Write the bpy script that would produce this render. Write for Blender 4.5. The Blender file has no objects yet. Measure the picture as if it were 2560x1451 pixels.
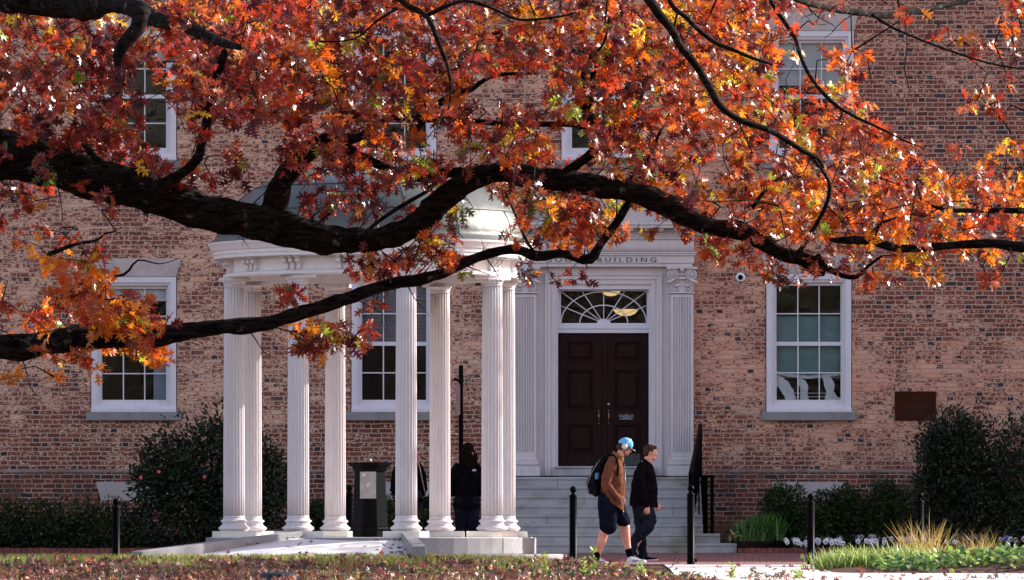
import bpy, bmesh, math, random
import numpy as np
from mathutils import Vector, Matrix, noise as mnoise
R = math.radians
random.seed(7); rng = np.random.default_rng(7)
scene = bpy.context.scene
COL = scene.collection
F = 17000.0          # focal length in photo pixels (2560 wide)
CZ = 1.6             # eye height
def Pt(px, py, d):   # a point of the photo at distance d
    return Vector(((px-1280)*d/F, d, CZ+(1332-py)*d/F))
def X_(px, d): return (px-1280)*d/F
def Z_(py, d): return CZ+(1332-py)*d/F

# ---------------------------------------------------------------- scene tree helpers
def world_loc(o):
    v = Vector((0, 0, 0))
    while o is not None:
        v = v+o.location; o = o.parent
    return v
def tag(o, label=None, cat=None, group=None, kind=None):
    if label: o['label'] = label
    if cat: o['category'] = cat
    if group: o['group'] = group
    if kind: o['kind'] = kind
    return o
def empty(name, loc, label=None, cat=None, group=None, parent=None):
    o = bpy.data.objects.new(name, None); COL.objects.link(o)
    o.location = loc; o.empty_display_size = .2
    if parent: o.parent = parent
    return tag(o, label, cat, group)
def copy_tree(o, parent=None):
    c = o.copy(); COL.objects.link(c); c.parent = parent
    for ch in list(o.children): copy_tree(ch, c)
    return c
class MB:
    def __init__(s): s.v = []; s.f = []; s.sm = []
    def add(s, vs, fs, smooth=False):
        b = len(s.v); s.v += [tuple(v) for v in vs]
        for f in fs: s.f.append(tuple(b+i for i in f)); s.sm.append(smooth)
    def box(s, x0, x1, y0, y1, z0, z1):
        v = [(x0,y0,z0),(x1,y0,z0),(x1,y1,z0),(x0,y1,z0),(x0,y0,z1),(x1,y0,z1),(x1,y1,z1),(x0,y1,z1)]
        s.add(v, [(0,3,2,1),(4,5,6,7),(0,1,5,4),(1,2,6,5),(2,3,7,6),(3,0,4,7)])
    def quad(s, a, b, c, d): s.add([a,b,c,d], [(0,1,2,3)])
    def prism(s, poly, y0, y1):   # polygon in XZ, extruded in Y
        n = len(poly)
        v = [(x,y0,z) for x,z in poly]+[(x,y1,z) for x,z in poly]
        s.add(v, [tuple(range(n)), tuple(range(2*n-1,n-1,-1))]+[(i,i+n,(i+1)%n+n,(i+1)%n) for i in range(n)])
    def prism_z(s, poly, z0, z1):
        n = len(poly)
        v = [(x,y,z0) for x,y in poly]+[(x,y,z1) for x,y in poly]
        s.add(v, [tuple(range(n-1,-1,-1)), tuple(range(n,2*n))]+[(i,(i+1)%n,(i+1)%n+n,i+n) for i in range(n)])
    def prism_x(s, poly, x0, x1):  # polygon in YZ
        n = len(poly)
        v = [(x0,y,z) for y,z in poly]+[(x1,y,z) for y,z in poly]
        s.add(v, [tuple(range(n-1,-1,-1)), tuple(range(n,2*n))]+[(i,(i+1)%n,(i+1)%n+n,i+n) for i in range(n)])
    def lathe(s, prof, n, c=(0,0,0), smooth=True, rf=None, closed=True):
        v = []; m = len(prof)
        for r, z in prof:
            for k in range(n):
                a = 2*math.pi*k/n; rr = rf(r, z, a) if rf else r
                v.append((c[0]+rr*math.cos(a), c[1]+rr*math.sin(a), c[2]+z))
        fs = [(j*n+k, j*n+(k+1)%n, (j+1)*n+(k+1)%n, (j+1)*n+k) for j in range(m-1) for k in range(n)]
        s.add(v, fs, smooth)
        if closed:
            b = len(s.v)-len(v)
            s.f.append(tuple(b+k for k in range(n-1,-1,-1))); s.sm.append(False)
            s.f.append(tuple(b+(m-1)*n+k for k in range(n))); s.sm.append(False)
    def tube(s, pts, radii, n=8, ref=Vector((0,0,1)), smooth=True, jit=0.0, seed=0, rb=None):
        pts = [Vector(p) for p in pts]; m = len(pts)
        if not hasattr(radii, '__len__'): radii = [radii]*m
        v = []
        pu = None
        for i, p in enumerate(pts):
            t = (pts[min(i+1,m-1)]-pts[max(i-1,0)])
            t = t.normalized() if t.length > 1e-9 else Vector((0,0,1))
            u = (ref-t*ref.dot(t)) if pu is None else (pu-t*pu.dot(t))
            if u.length < 1e-4: u = Vector((1,0,0))-t*t.x
            if u.length < 1e-4: u = Vector((0,1,0))
            u.normalize(); pu = u; w = t.cross(u)
            for k in range(n):
                a = 2*math.pi*k/n; r = radii[i]; r2 = rb[i] if rb else r
                q = u*math.cos(a)*r2+w*math.sin(a)*r
                if jit:
                    nn = mnoise.fractal((p+q)*6.0+Vector((seed,0,0)), 1.0, 2.0, 3)
                    n2 = mnoise.noise((p+q)*Vector((14,14,30)).x*1.2)
                    rg = mnoise.noise(Vector((math.cos(a)*3.2,math.sin(a)*3.2,i*.16+seed))) if n > 14 else 0
                    q = q*(1+jit*(nn+0.35*n2)-.20*abs(rg))
                v.append(p+q)
        fs = [(j*n+k, j*n+(k+1)%n, (j+1)*n+(k+1)%n, (j+1)*n+k) for j in range(m-1) for k in range(n)]
        s.add(v, fs, smooth); b = len(s.v)-len(v)
        s.f.append(tuple(b+k for k in range(n-1,-1,-1))); s.sm.append(smooth)
        s.f.append(tuple(b+(m-1)*n+k for k in range(n))); s.sm.append(smooth)
    def sphere(s, c, r, n=12, m=8, sc=(1,1,1)):
        pr = [(max(1e-4,r*math.sin(math.pi*i/m)), -r*math.cos(math.pi*i/m)) for i in range(m+1)]
        b = len(s.v); s.lathe(pr, n, (0,0,0))
        for i in range(b, len(s.v)):
            x,y,z = s.v[i]; s.v[i] = (c[0]+x*sc[0], c[1]+y*sc[1], c[2]+z*sc[2])
    def build(s, name, mat, parent=None, origin=(0,0,0), weld=False):
        me = bpy.data.meshes.new(name)
        off = world_loc(parent) if parent else Vector(origin)
        me.from_pydata([(x-off.x,y-off.y,z-off.z) for x,y,z in s.v], [], s.f)
        me.polygons.foreach_set('use_smooth', s.sm)
        me.materials.append(mat); me.update()
        bm = bmesh.new(); bm.from_mesh(me)
        bmesh.ops.recalc_face_normals(bm, faces=bm.faces); bm.to_mesh(me); bm.free()
        o = bpy.data.objects.new(name, me); COL.objects.link(o)
        if parent: o.parent = parent
        else: o.location = off
        return o
def bevel(o, w, seg=1):
    m = o.modifiers.new('bevel', 'BEVEL'); m.width = w; m.segments = seg; m.limit_method = 'ANGLE'; m.angle_limit = R(40)
    return o

# ---------------------------------------------------------------- materials
class NT:
    def __init__(s, name):
        s.m = bpy.data.materials.new(name); s.m.use_nodes = True
        s.t = s.m.node_tree; s.n = s.t.nodes; s.l = s.t.links
        s.b = s.n['Principled BSDF']; s.out = s.n['Material Output']
        s.tc = s.n.new('ShaderNodeTexCoord')
    def put(s, inp, v):
        if v is None: return
        if hasattr(v, 'is_linked') or hasattr(v, 'links'): s.l.new(v, inp)
        else: inp.default_value = v
    def math(s, op, a, b=None, c=None, clamp=False):
        n = s.n.new('ShaderNodeMath'); n.operation = op; n.use_clamp = clamp
        s.put(n.inputs[0], a); s.put(n.inputs[1], b); s.put(n.inputs[2], c); return n.outputs[0]
    def comb(s, x, y, z):
        n = s.n.new('ShaderNodeCombineXYZ')
        for i, v in enumerate((x,y,z)): s.put(n.inputs[i], v)
        return n.outputs[0]
    def sep(s, v):
        n = s.n.new('ShaderNodeSeparateXYZ'); s.put(n.inputs[0], v); return n.outputs
    def mapping(s, v, scale=(1,1,1), loc=(0,0,0), rot=(0,0,0)):
        n = s.n.new('ShaderNodeMapping'); s.put(n.inputs[0], v)
        n.inputs[1].default_value = loc; n.inputs[2].default_value = rot; n.inputs[3].default_value = scale
        return n.outputs[0]
    def noise(s, v, scale, detail=3, rough=.55, dist=0):
        n = s.n.new('ShaderNodeTexNoise'); s.put(n.inputs['Vector'], v)
        n.inputs['Scale'].default_value = scale; n.inputs['Detail'].default_value = detail
        n.inputs['Roughness'].default_value = rough; n.inputs['Distortion'].default_value = dist
        return n.outputs[0]
    def voronoi(s, v, scale, feat='F1'):
        n = s.n.new('ShaderNodeTexVoronoi'); n.feature = feat; s.put(n.inputs['Vector'], v); n.inputs['Scale'].default_value = scale
        return n.outputs
    def white(s, v):
        n = s.n.new('ShaderNodeTexWhiteNoise'); s.put(n.inputs['Vector'], v); return n.outputs
    def mix(s, f, a, b, bt='MIX'):
        n = s.n.new('ShaderNodeMix'); n.data_type = 'RGBA'; n.blend_type = bt
        s.put(n.inputs[0], f)
        for i, v in ((6,a),(7,b)):
            if isinstance(v, tuple) and len(v) == 3: v = v+(1,)
            s.put(n.inputs[i], v)
        return n.outputs[2]
    def smooth(s, x, lo, hi, a=0., b=1.):
        n = s.n.new('ShaderNodeMapRange'); n.interpolation_type = 'SMOOTHSTEP'
        s.put(n.inputs[0], x); n.inputs[1].default_value = lo; n.inputs[2].default_value = hi
        n.inputs[3].default_value = a; n.inputs[4].default_value = b; return n.outputs[0]
    def ramp(s, x, stops):
        n = s.n.new('ShaderNodeValToRGB'); s.put(n.inputs[0], x); e = n.color_ramp.elements
        while len(e) < len(stops): e.new(.5)
        for i, (p, c) in enumerate(stops): e[i].position = p; e[i].color = tuple(c)+(1,)
        return n.outputs[0]
    def bump(s, h, strength=.5, dist=.01):
        n = s.n.new('ShaderNodeBump'); s.put(n.inputs['Height'], h); n.inputs['Strength'].default_value = strength
        n.inputs['Distance'].default_value = dist; s.l.new(n.outputs[0], s.b.inputs['Normal']); return n.outputs[0]
    def base(s, c, rough=.6, metal=0., spec=None):
        if isinstance(c, tuple) and len(c) == 3: c = c+(1,)
        s.put(s.b.inputs['Base Color'], c); s.put(s.b.inputs['Roughness'], rough); s.b.inputs['Metallic'].default_value = metal
        if spec is not None: s.b.inputs['Specular IOR Level'].default_value = spec
        return s.m
def simple(name, c1, c2, scale=8, rough=.6, metal=0., bstr=.3, bscale=40, bdist=.004, spec=.4, stretch=(1,1,1), lo=.35, hi=.65):
    t = NT(name); v = t.mapping(t.tc.outputs['Object'], stretch)
    f = t.smooth(t.noise(v, scale, 4), lo, hi)
    t.base(t.mix(f, c1, c2), rough, metal, spec)
    if bstr: t.bump(t.noise(v, bscale, 4), bstr, bdist)
    return t.m

def brick_mat(name, painted=True):
    t = NT(name); o = t.sep(t.tc.outputs['Object'])
    ob = t.tc.outputs['Object']
    wob = t.noise(ob, 3.5, 2); wob2 = t.noise(ob, 14, 2)
    u = t.math('ADD', o[0], o[1]); z = o[2]
    u = t.math('ADD', u, t.math('MULTIPLY', t.math('SUBTRACT', wob2, .5), .035))
    z = t.math('ADD', z, t.math('MULTIPLY', t.math('SUBTRACT', wob, .5), .03))
    H = .0765; P = .335
    row = t.math('DIVIDE', z, H); ri = t.math('FLOOR', row); rf = t.math('FRACT', row)
    off = t.math('MULTIPLY', t.math('MODULO', t.math('ABSOLUTE', ri), 2.0), .5)
    jig = t.math('MULTIPLY', t.white(t.comb(ri, 3.3, 0))[0], .18)
    uu = t.math('ADD', t.math('DIVIDE', u, P), t.math('ADD', off, jig))
    ui = t.math('FLOOR', uu); uf = t.math('FRACT', uu)
    head = t.math('GREATER_THAN', uf, .66)
    bid = t.comb(t.math('ADD', t.math('MULTIPLY', ui, 2.0), head), ri, 1.7)
    wn = t.white(bid); rnd = wn[0]; rc = t.sep(wn[1])
    d1 = t.math('MINIMUM', uf, t.math('SUBTRACT', 1.0, uf)); d2 = t.math('ABSOLUTE', t.math('SUBTRACT', uf, .66))
    du = t.math('MULTIPLY', t.math('MINIMUM', d1, d2), P)
    dz = t.math('MULTIPLY', t.math('MINIMUM', rf, t.math('SUBTRACT', 1.0, rf)), H)
    rag = t.math('MULTIPLY', t.math('SUBTRACT', t.noise(ob, 45, 3), .5), .014)
    edge = t.math('ADD', t.math('MINIMUM', du, dz), rag)
    inb = t.smooth(edge, .0045, .0105)                     # 1 = face of a brick
    red = t.ramp(rc[0], [(0, (.075,.024,.022)), (.3, (.14,.038,.031)), (.55, (.18,.052,.039)), (.8, (.24,.08,.055)), (1, (.12,.05,.045))])
    blue = t.ramp(rc[1], [(0, (.028,.026,.036)), (1, (.065,.05,.06))])
    isb = t.math('GREATER_THAN', t.math('ADD', rc[2], t.math('MULTIPLY', head, .22)), t.math('SUBTRACT', 1.08, t.math('MULTIPLY', t.math('MULTIPLY', t.smooth(o[0], 3.6, 5.6), t.smooth(o[2], 3.0, 5.2)), .16)) if painted else .90)
    bc = t.mix(isb, red, blue)
    bc = t.mix(t.smooth(t.noise(ob, 30, 4), .35, .75), bc, t.mix(.3, bc, (.03,.018,.018)))
    mort = t.mix(t.noise(ob, 5, 3), (.38,.26,.20), (.56,.40,.31))
    if painted:
        big = t.noise(t.mapping(ob, (.55,.55,.55), (3.1,0,1.4)), 1.0, 3, .6)
        med = t.noise(t.mapping(ob, (1,1,2.2)), 1.7, 4, .6)
        fine = t.noise(t.mapping(ob, (1,1,2.1)), 15, 5, .72)
        vf = t.noise(t.mapping(ob, (1,1,1.5)), 34, 4, .7)
        # upper right: little paint left; low on the wall: worn
        wr = t.smooth(o[0], 3.6, 5.6); wu = t.smooth(o[2], 3.0, 5.2)
        wlow = t.smooth(o[2], 3.2, 1.0)
        val = t.math('ADD', t.math('MULTIPLY', t.math('SUBTRACT', big, .5), .65), t.math('MULTIPLY', t.math('SUBTRACT', med, .5), .7))
        val = t.math('ADD', val, t.math('MULTIPLY', t.math('SUBTRACT', rnd, .5), .20))
        val = t.math('ADD', val, t.math('MULTIPLY', t.math('SUBTRACT', fine, .5), 1.7))
        val = t.math('ADD', val, t.math('MULTIPLY', t.math('SUBTRACT', vf, .5), .5))
        val = t.math('ADD', val, t.math('MULTIPLY', t.math('MULTIPLY', wr, wu), .20))
        val = t.math('ADD', val, t.math('MULTIPLY', wlow, .12))
        wl = t.smooth(o[0], 0.5, -2.5); val = t.math('ADD', val, t.math('MULTIPLY', wl, .075))
        val = t.math('ADD', val, t.math('MULTIPLY', isb, .12))
        bare = t.smooth(val, .03, .12)
        pc = t.mix(t.smooth(med, .3, .7), (.64,.365,.255), (.57,.275,.19))
        pc = t.mix(t.smooth(t.noise(ob, 2.3, 4), .45, .75), pc, (.50,.36,.27))
        pc = t.mix(t.math('MULTIPLY', wl, .55), pc, (.66,.45,.33))
        pc = t.mix(t.smooth(vf, .55, .8), pc, (.33,.20,.15))
        ln = t.smooth(t.math('ADD', dz, rag), .0, .006)
        pc = t.mix(ln, t.mix(.7, pc, (.17,.10,.08)), pc)
        pc = t.mix(t.math('MULTIPLY', rc[1], .24), pc, (.38,.17,.125))
        col = t.mix(t.math('MULTIPLY', bare, inb), t.mix(bare, pc, mort), bc)
        h = t.math('ADD', t.math('MULTIPLY', inb, .6), t.math('MULTIPLY', t.math('SUBTRACT', 1.0, bare), .35))
    else:
        stain = t.smooth(t.noise(ob, 1.6, 4), .4, .7)
        mort2 = t.mix(stain, mort, (.16,.12,.09))
        col = t.mix(inb, mort2, t.mix(t.math('MULTIPLY', stain, .4), bc, (.07,.05,.03)))
        h = inb
    t.base(col, .9, 0, .2); t.bump(h, .7, .012)
    return t.m

M = {}
M['brick'] = brick_mat('weathered_painted_brick'); M['brick_low'] = brick_mat('plinth_brick', False)
M['stone'] = simple('limestone', (.42,.39,.42), (.53,.50,.52), 3, .85, 0, .25, 60, .003, .2)
M['stone2'] = simple('buff_sandstone', (.38,.34,.33), (.47,.42,.40), 2.5, .9, 0, .25, 50, .003, .2)
def weathered(name, a, b, dirt, rough=.6, spec=.3, sc=(9,9,.6), amt=.55):
    t = NT(name); ob = t.tc.outputs['Object']
    s = t.smooth(t.noise(t.mapping(ob, sc), 2.0, 5, .65), .5, .78)
    c = t.mix(t.noise(ob, 4, 3), a, b); c = t.mix(t.math('MULTIPLY', s, amt), c, dirt)
    sp = t.smooth(t.noise(ob, 38, 2), .70, .76); c = t.mix(t.math('MULTIPLY', sp, .7), c, dirt)
    t.base(c, rough, 0, spec); t.bump(t.noise(ob, 45, 3), .2, .002); return t.m
M['marble'] = weathered('painted_column', (.55,.50,.505), (.61,.56,.565), (.28,.23,.23), sc=(7,7,1.2), amt=.3)
M['plinth'] = weathered('marble_block', (.60,.58,.50), (.68,.66,.60), (.34,.27,.2), .5, .4, (3,3,3), .5)
M['entab'] = weathered('painted_entablature', (.64,.60,.60), (.69,.65,.645), (.38,.31,.30), .6, .3, (3,3,3), .35)
M['white'] = weathered('window_paint', (.58,.56,.62), (.64,.62,.67), (.36,.34,.38), .5, .4, (3,3,1), .35)
M['surround'] = weathered('door_surround_stone', (.52,.475,.48), (.62,.575,.58), (.28,.225,.21), .8, .2, (5,5,.5), .45)
def granite(name, a, b, moss=None):
    t = NT(name); ob = t.tc.outputs['Object']
    c = t.mix(t.smooth(t.noise(ob, 90, 2), .4, .6), a, b)
    c = t.mix(t.math('MULTIPLY', t.smooth(t.noise(ob, 2.2, 4), .45, .7), .45), c, tuple(x*.6 for x in a))
    if moss:
        mm = t.smooth(t.noise(t.mapping(ob, (1,.2,1.6)), 1.3, 4), .47, .68)
        c = t.mix(t.math('MULTIPLY', mm, .7), c, moss)
    t.base(c, .75, 0, .3); t.bump(t.noise(ob, 70, 3), .25, .003); return t.m
M['granite'] = granite('granite', (.185,.18,.185), (.28,.27,.28))
M['step'] = granite('step_granite', (.29,.29,.30), (.41,.41,.42), (.15,.155,.10))
M['floor'] = granite('platform_paving', (.60,.57,.55), (.72,.69,.67))
def dome_mat():
    t = NT('dome_sheet_metal'); ob = t.tc.outputs['Object']
    c = t.mix(t.smooth(t.noise(ob, 1.5, 4), .35, .7), (.095,.10,.092), (.075,.095,.083))
    c = t.mix(t.smooth(t.noise(t.mapping(ob,(4,4,.8)), 2.5, 4), .5, .8), c, (.13,.10,.085))
    t.base(c, .38, .35, .4); t.bump(t.noise(ob, 5, 4), .35, .03); return t.m
M['dome'] = dome_mat()
M['seam'] = simple('dome_seam', (.06,.065,.06), (.09,.095,.09), rough=.5, metal=.3, bstr=0)
M['door'] = simple('door_paint', (.017,.0075,.007), (.022,.010,.0095), 4, .5, 0, .12, 30, .002, .05, (6,6,.6))
M['dark_metal'] = simple('kick_plate', (.035,.042,.045), (.05,.06,.06), 6, .4, .6, .1)
M['brass'] = simple('aged_brass', (.10,.07,.05), (.2,.15,.12), 30, .35, .9, .1)
M['steel'] = simple('brushed_steel', (.30,.27,.26), (.38,.345,.33), 10, .42, .6, .08, 60)
M['iron'] = simple('black_iron', (.0015,.0015,.002), (.003,.003,.0035), 12, .4, 0, .15, 60, .002, .025)
M['signblack'] = simple('sign_black', (.008,.009,.014), (.012,.013,.018), 12, .4, 0, 0)
M['lettering'] = simple('dark_bronze_letters', (.05,.06,.06), (.07,.08,.08), 12, .5, .4, 0)
M['print'] = simple('white_print', (.7,.7,.75), (.75,.75,.8), 12, .6, 0, 0)
M['plaque'] = simple('bronze_plaque_metal', (.050,.013,.006), (.036,.011,.008), 6, .7, 0, .1, spec=.03)
M['plaque_dark'] = simple('bronze_letters', (.035,.010,.008), (.03,.01,.009), 6, .5, .3, 0)
M['bgranite'] = simple('polished_black_granite', (.002,.002,.003), (.005,.0055,.0065), 40, .42, 0, .03, 60, .001, .04)
M['blind'] = simple('blind_slat', (.68,.67,.68), (.74,.73,.74), 5, .7, 0, .0)
M['teal'] = simple('teal_shade', (.15,.27,.27), (.18,.31,.31), 2, .8, 0, 0)
M['blind_dark'] = simple('dark_blind_slat', (.20,.165,.19), (.25,.21,.235), 5, .7, 0, .0)  # purple-grey slats, darker than the pale blinds
M['painted_reflection'] = simple('reflection_white', (.70,.70,.74), (.8,.8,.83), 5, .9, 0, .0)  # white for the reflections shaped behind the right window's panes
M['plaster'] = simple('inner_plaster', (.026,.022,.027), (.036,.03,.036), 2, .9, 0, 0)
M['bluepanel'] = simple('inner_shutter', (.22,.27,.36), (.26,.31,.40), 2, .6, 0, 0)
M['camwhite'] = simple('white_plastic', (.7,.7,.72), (.75,.75,.77), 8, .3, 0, 0)
def glass_mat():
    t = NT('window_glass'); n = t.n; t.n.remove(t.b)
    tr = n.new('ShaderNodeBsdfTransparent'); gl = n.new('ShaderNodeBsdfGlossy'); mx = n.new('ShaderNodeMixShader'); fr = n.new('ShaderNodeFresnel')
    tr.inputs[0].default_value = (.86,.9,.92,1); gl.inputs['Roughness'].default_value = .015; fr.inputs[0].default_value = 1.36
    bp = n.new('ShaderNodeBump'); bp.inputs['Strength'].default_value = .5; bp.inputs['Distance'].default_value = .012
    t.l.new(t.noise(t.tc.outputs['Object'], 4.5, 3, .6, .8), bp.inputs['Height'])
    t.l.new(bp.outputs[0], gl.inputs['Normal'])
    t.l.new(fr.outputs[0], mx.inputs[0]); t.l.new(tr.outputs[0], mx.inputs[1]); t.l.new(gl.outputs[0], mx.inputs[2])
    t.l.new(mx.outputs[0], t.out.inputs[0]); return t.m
M['glass'] = glass_mat()
def emis(name, c, s):
    t = NT(name); t.base(c, .4); t.b.inputs['Emission Color'].default_value = c+(1,); t.b.inputs['Emission Strength'].default_value = s; return t.m
M['lamp'] = emis('lit_lamp_bowl', (.80,.52,.20), .42)
def paver_mat():
    t = NT('brick_pavers'); ob = t.tc.outputs['Object']
    v = t.mapping(ob, (1,1,1), rot=(0,0,R(2)))
    n = t.n.new('ShaderNodeTexBrick'); t.put(n.inputs['Vector'], v)
    n.inputs['Scale'].default_value = 1; n.inputs['Brick Width'].default_value = .21; n.inputs['Row Height'].default_value = .62
    n.inputs['Mortar Size'].default_value = .008
    n.inputs['Color1'].default_value = (.27,.115,.105,1); n.inputs['Color2'].default_value = (.19,.09,.085,1); n.inputs['Mortar'].default_value = (.07,.045,.045,1)
    c = t.mix(t.math('MULTIPLY', t.smooth(t.noise(ob, 1.8, 4), .4, .7), .5), n.outputs[0], (.12,.06,.06))
    t.base(c, .85, 0, .2); t.bump(t.noise(ob, 30, 3), .3, .004); return t.m
M['pavers'] = paver_mat()
M['path'] = simple('gravelly_path', (.50,.45,.43), (.62,.57,.55), 2.5, .9, 0, .4, 60, .006, .2)
M['soil'] = simple('lawn_soil', (.055,.032,.024), (.11,.06,.045), 7, .95, 0, .8, 30, .02, .1)
M['mulch'] = simple('bark_mulch', (.022,.011,.010), (.062,.032,.028), 28, .95, 0, 1., 50, .03, .1)
M['edging'] = simple('edging_brick', (.13,.045,.04), (.2,.07,.06), 9, .85, 0, .4, 40, .005, .2)
def bark_mat():
    t = NT('oak_bark'); ob = t.tc.outputs['Object']
    v = t.mapping(ob, (3.2,6,14)); n1 = t.noise(v, 2.2, 6, .7, .6); n2 = t.noise(ob, 26, 4, .7)
    c = t.mix(t.smooth(n1, .40, .60), (.003,.0022,.002), (.024,.017,.014))
    li = t.smooth(t.noise(ob, 7, 5, .7), .60, .68)
    c = t.mix(t.math('MULTIPLY', li, .7), c, (.16,.165,.15))
    t.base(c, .95, 0, .08)
    t.bump(t.math('ADD', n1, t.math('MULTIPLY', n2, .4)), 1., .035); return t.m
M['bark'] = bark_mat()
def leaf_mat(name, trans=.5, rough=.3, spec=.5, tint=(1,1,1)):
    t = NT(name); a = t.n.new('ShaderNodeAttribute'); a.attribute_name = 'leaf_tint'
    ob = t.tc.outputs['Object']
    c = t.mix(t.math('MULTIPLY', t.smooth(t.noise(ob, 60, 2), .45, .7), .3), a.outputs['Color'], (.10,.03,.015))
    t.base(c, rough, 0, spec)
    tr = t.n.new('ShaderNodeBsdfTranslucent'); mx = t.n.new('ShaderNodeMixShader'); mx.inputs[0].default_value = trans
    t.l.new(t.mix(1.0, c, tint, 'MULTIPLY'), tr.inputs[0])
    t.l.new(t.b.outputs[0], mx.inputs[1]); t.l.new(tr.outputs[0], mx.inputs[2]); t.l.new(mx.outputs[0], t.out.inputs[0]); return t.m
M['leaf'] = leaf_mat('autumn_leaf', .56, .30, .65)
M['litter'] = leaf_mat('fallen_leaf', .15, .4, .4)
M['shrubleaf'] = leaf_mat('evergreen_leaf', .15, .42, .18)
M['grass'] = leaf_mat('grass_blade', .45, .4, .4)
def cloth(name, c1, c2, bs=.5, scale=18, rough=.95, spec=.0):
    return simple(name, c1, c2, 9, rough, 0, bs, scale, .012, spec)
M['skin'] = simple('skin', (.52,.24,.17), (.60,.30,.22), 12, .5, 0, .08, 60, .001, .35)
# ---------------------------------------------------------------- ground and setting
DW = 113.3
def lerpz(d):
    pts = [(-80,-1.7),(0,-1.6),(60,-1.25),(80,-.80),(86,-.60),(90,-.49),(94,-.442),(110.4,-.331),(140,-.33),(400,-.3)]
    for (a,za),(b,zb) in zip(pts, pts[1:]):
        if d <= b: return CZ+za+(zb-za)*max(0,(d-a))/(b-a)
    return CZ+pts[-1][1]
def sst(x, a, b):
    t = min(1,max(0,(x-a)/(b-a))); return t*t*(3-2*t)
def sheet(name, xs, ys, zf, mat, kind='structure', origin=(0,95,1.2), mask=None):
    m = MB(); nx = len(xs)
    m.v = [(x,y,zf(x,y)) for y in ys for x in xs]
    for j in range(len(ys)-1):
        for i in range(nx-1):
            if mask and not mask((xs[i]+xs[i+1])/2, (ys[j]+ys[j+1])/2): continue
            m.f.append((j*nx+i, j*nx+i+1, (j+1)*nx+i+1, (j+1)*nx+i)); m.sm.append(True)
    o = m.build(name, mat, origin=origin); tag(o, kind=kind); return o
def fr(a, b, n): return [a+(b-a)*i/n for i in range(n+1)]
sheet('ground', [-400,-120]+fr(-40,40,40)+[120,400], [-80,-30,0,20,40]+fr(60,80,10)+fr(81,96,30)+fr(98,140,14)+[200,400],
      lambda x,y: lerpz(y)-.012, M['soil'])
sheet('brick_walk', [-40,-20,-10,0,10,20,42], fr(93.9,110.4,12)+[111.5], lambda x,y: lerpz(y)+.004, M['pavers'])
sheet('path', [2.1,4,8,12,20,42], fr(84.5,93.9,10), lambda x,y: lerpz(y)+.002, M['path'])
def lawn_z(x, y):
    far = sst(x, 2.6, -1.2)
    base = lerpz(y)+.02-.03*sst(x,1.5,3.5)
    up = .10*far*sst(y, 86.5, 91.6)
    return base+up+.018*mnoise.noise(Vector((x*1.7,y*.8,0)))+.008*mnoise.noise(Vector((x*5,y*3,2)))
def lawn_edge(x):      # how far the lawn reaches towards the walk
    if x < -1.0: return 91.35+.12*math.sin(x*1.9)
    if x < 1.1: return 91.8+.1*math.sin(x*3)
    t = sst(x, .95, 2.35)
    return 91.8*(1-t)+87.0*t+.15*math.sin(x*2.3)
xs = fr(-12,12,96); tt = fr(0,1,30)
m = MB(); nx = len(xs)
for t_ in tt:
    for x in xs:
        y = 82+(lawn_edge(x)-82)*t_
        e = sst(t_, 1.0, .97)
        m.v.append((x, y, lerpz(y)-.01+(lawn_z(x,y)-lerpz(y)+.01)*e))
for j in range(len(tt)-1):
    for i in range(nx-1): m.f.append((j*nx+i, j*nx+i+1, (j+1)*nx+i+1, (j+1)*nx+i)); m.sm.append(True)
tag(m.build('lawn', M['soil'], origin=(0,88,1)), kind='structure')

# ---------------------------------------------------------------- leaf geometry
def oak_template(hi=True):
    half = [(.16,.03),(.22,.22),(.30,.05),(.44,.33),(.51,.43),(.50,.06),(.70,.31),(.78,.38),(.72,.055),(.92,.17),(.86,.035)]
    if not hi: half = [(.16,.04),(.25,.24),(.34,.07),(.45,.38),(.55,.09),(.72,.33),(.76,.07)]
    v = [(0,0),(1.0,0)]; f = []
    for sgn in (1,-1):
        b = len(v); v += [(t,w*sgn) for t,w in half]
        idx = list(range(b, b+len(half)))
        if hi:
            a = idx
            polys = [(0,a[0],a[1],a[2]),(a[2],a[3],a[4],a[5]),(a[5],a[6],a[7],a[8]),(a[8],a[9],a[10]),(a[10],1)]
            c = len(v); v += [(.16,.0),(.30,0),(.50,0),(.72,0),(.86,0)]
            fs = [(0,c,a[0]),(c,c+1,a[2],a[0]),(a[0],a[2],a[1]),(c+1,c+2,a[5],a[2]),(a[2],a[5],a[4],a[3]),
                  (c+2,c+3,a[8],a[5]),(a[5],a[8],a[7],a[6]),(c+3,c+4,a[10],a[8]),(a[8],a[10],a[9]),(c+4,1,a[10])]
        else:
            a = idx; c = len(v); v += [(.16,0),(.34,0),(.55,0),(.76,0)]
            fs = [(0,c,a[0]),(c,c+1,a[2],a[0]),(a[0],a[2],a[1]),(c+1,c+2,a[4],a[2]),(a[2],a[4],a[3]),(c+2,c+3,a[6],a[4]),(a[4],a[6],a[5]),(c+3,1,a[6])]
        f += [tuple(x) if sgn == 1 else tuple(reversed(x)) for x in fs]
    return np.array([(t,w,0) for t,w in v], float), f
def petiole(v, f, L=.22):      # thin stalk
    b = len(v); v = np.vstack([v, [(-L,.006,0),(-L,-.006,0),(.02,.008,0),(.02,-.008,0)]])
    return v, f+[(b,b+1,b+3,b+2)]
OAK = petiole(*oak_template()); OAK[0][:,1] *= .90; OAKLO = oak_template(False)
OVAL = (np.array([(0,0,0),(.3,.2,0),(.7,.2,0),(1,0,0),(.7,-.2,0),(.3,-.2,0),(.5,0,0)], float), [(0,6,1),(1,6,2),(2,6,3),(3,6,4),(4,6,5),(5,6,0)])
NARROW = (np.array([(0,0,0),(.5,.11,0),(1,0,0),(.5,-.11,0)], float), [(0,2,1),(0,3,2)])
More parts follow.
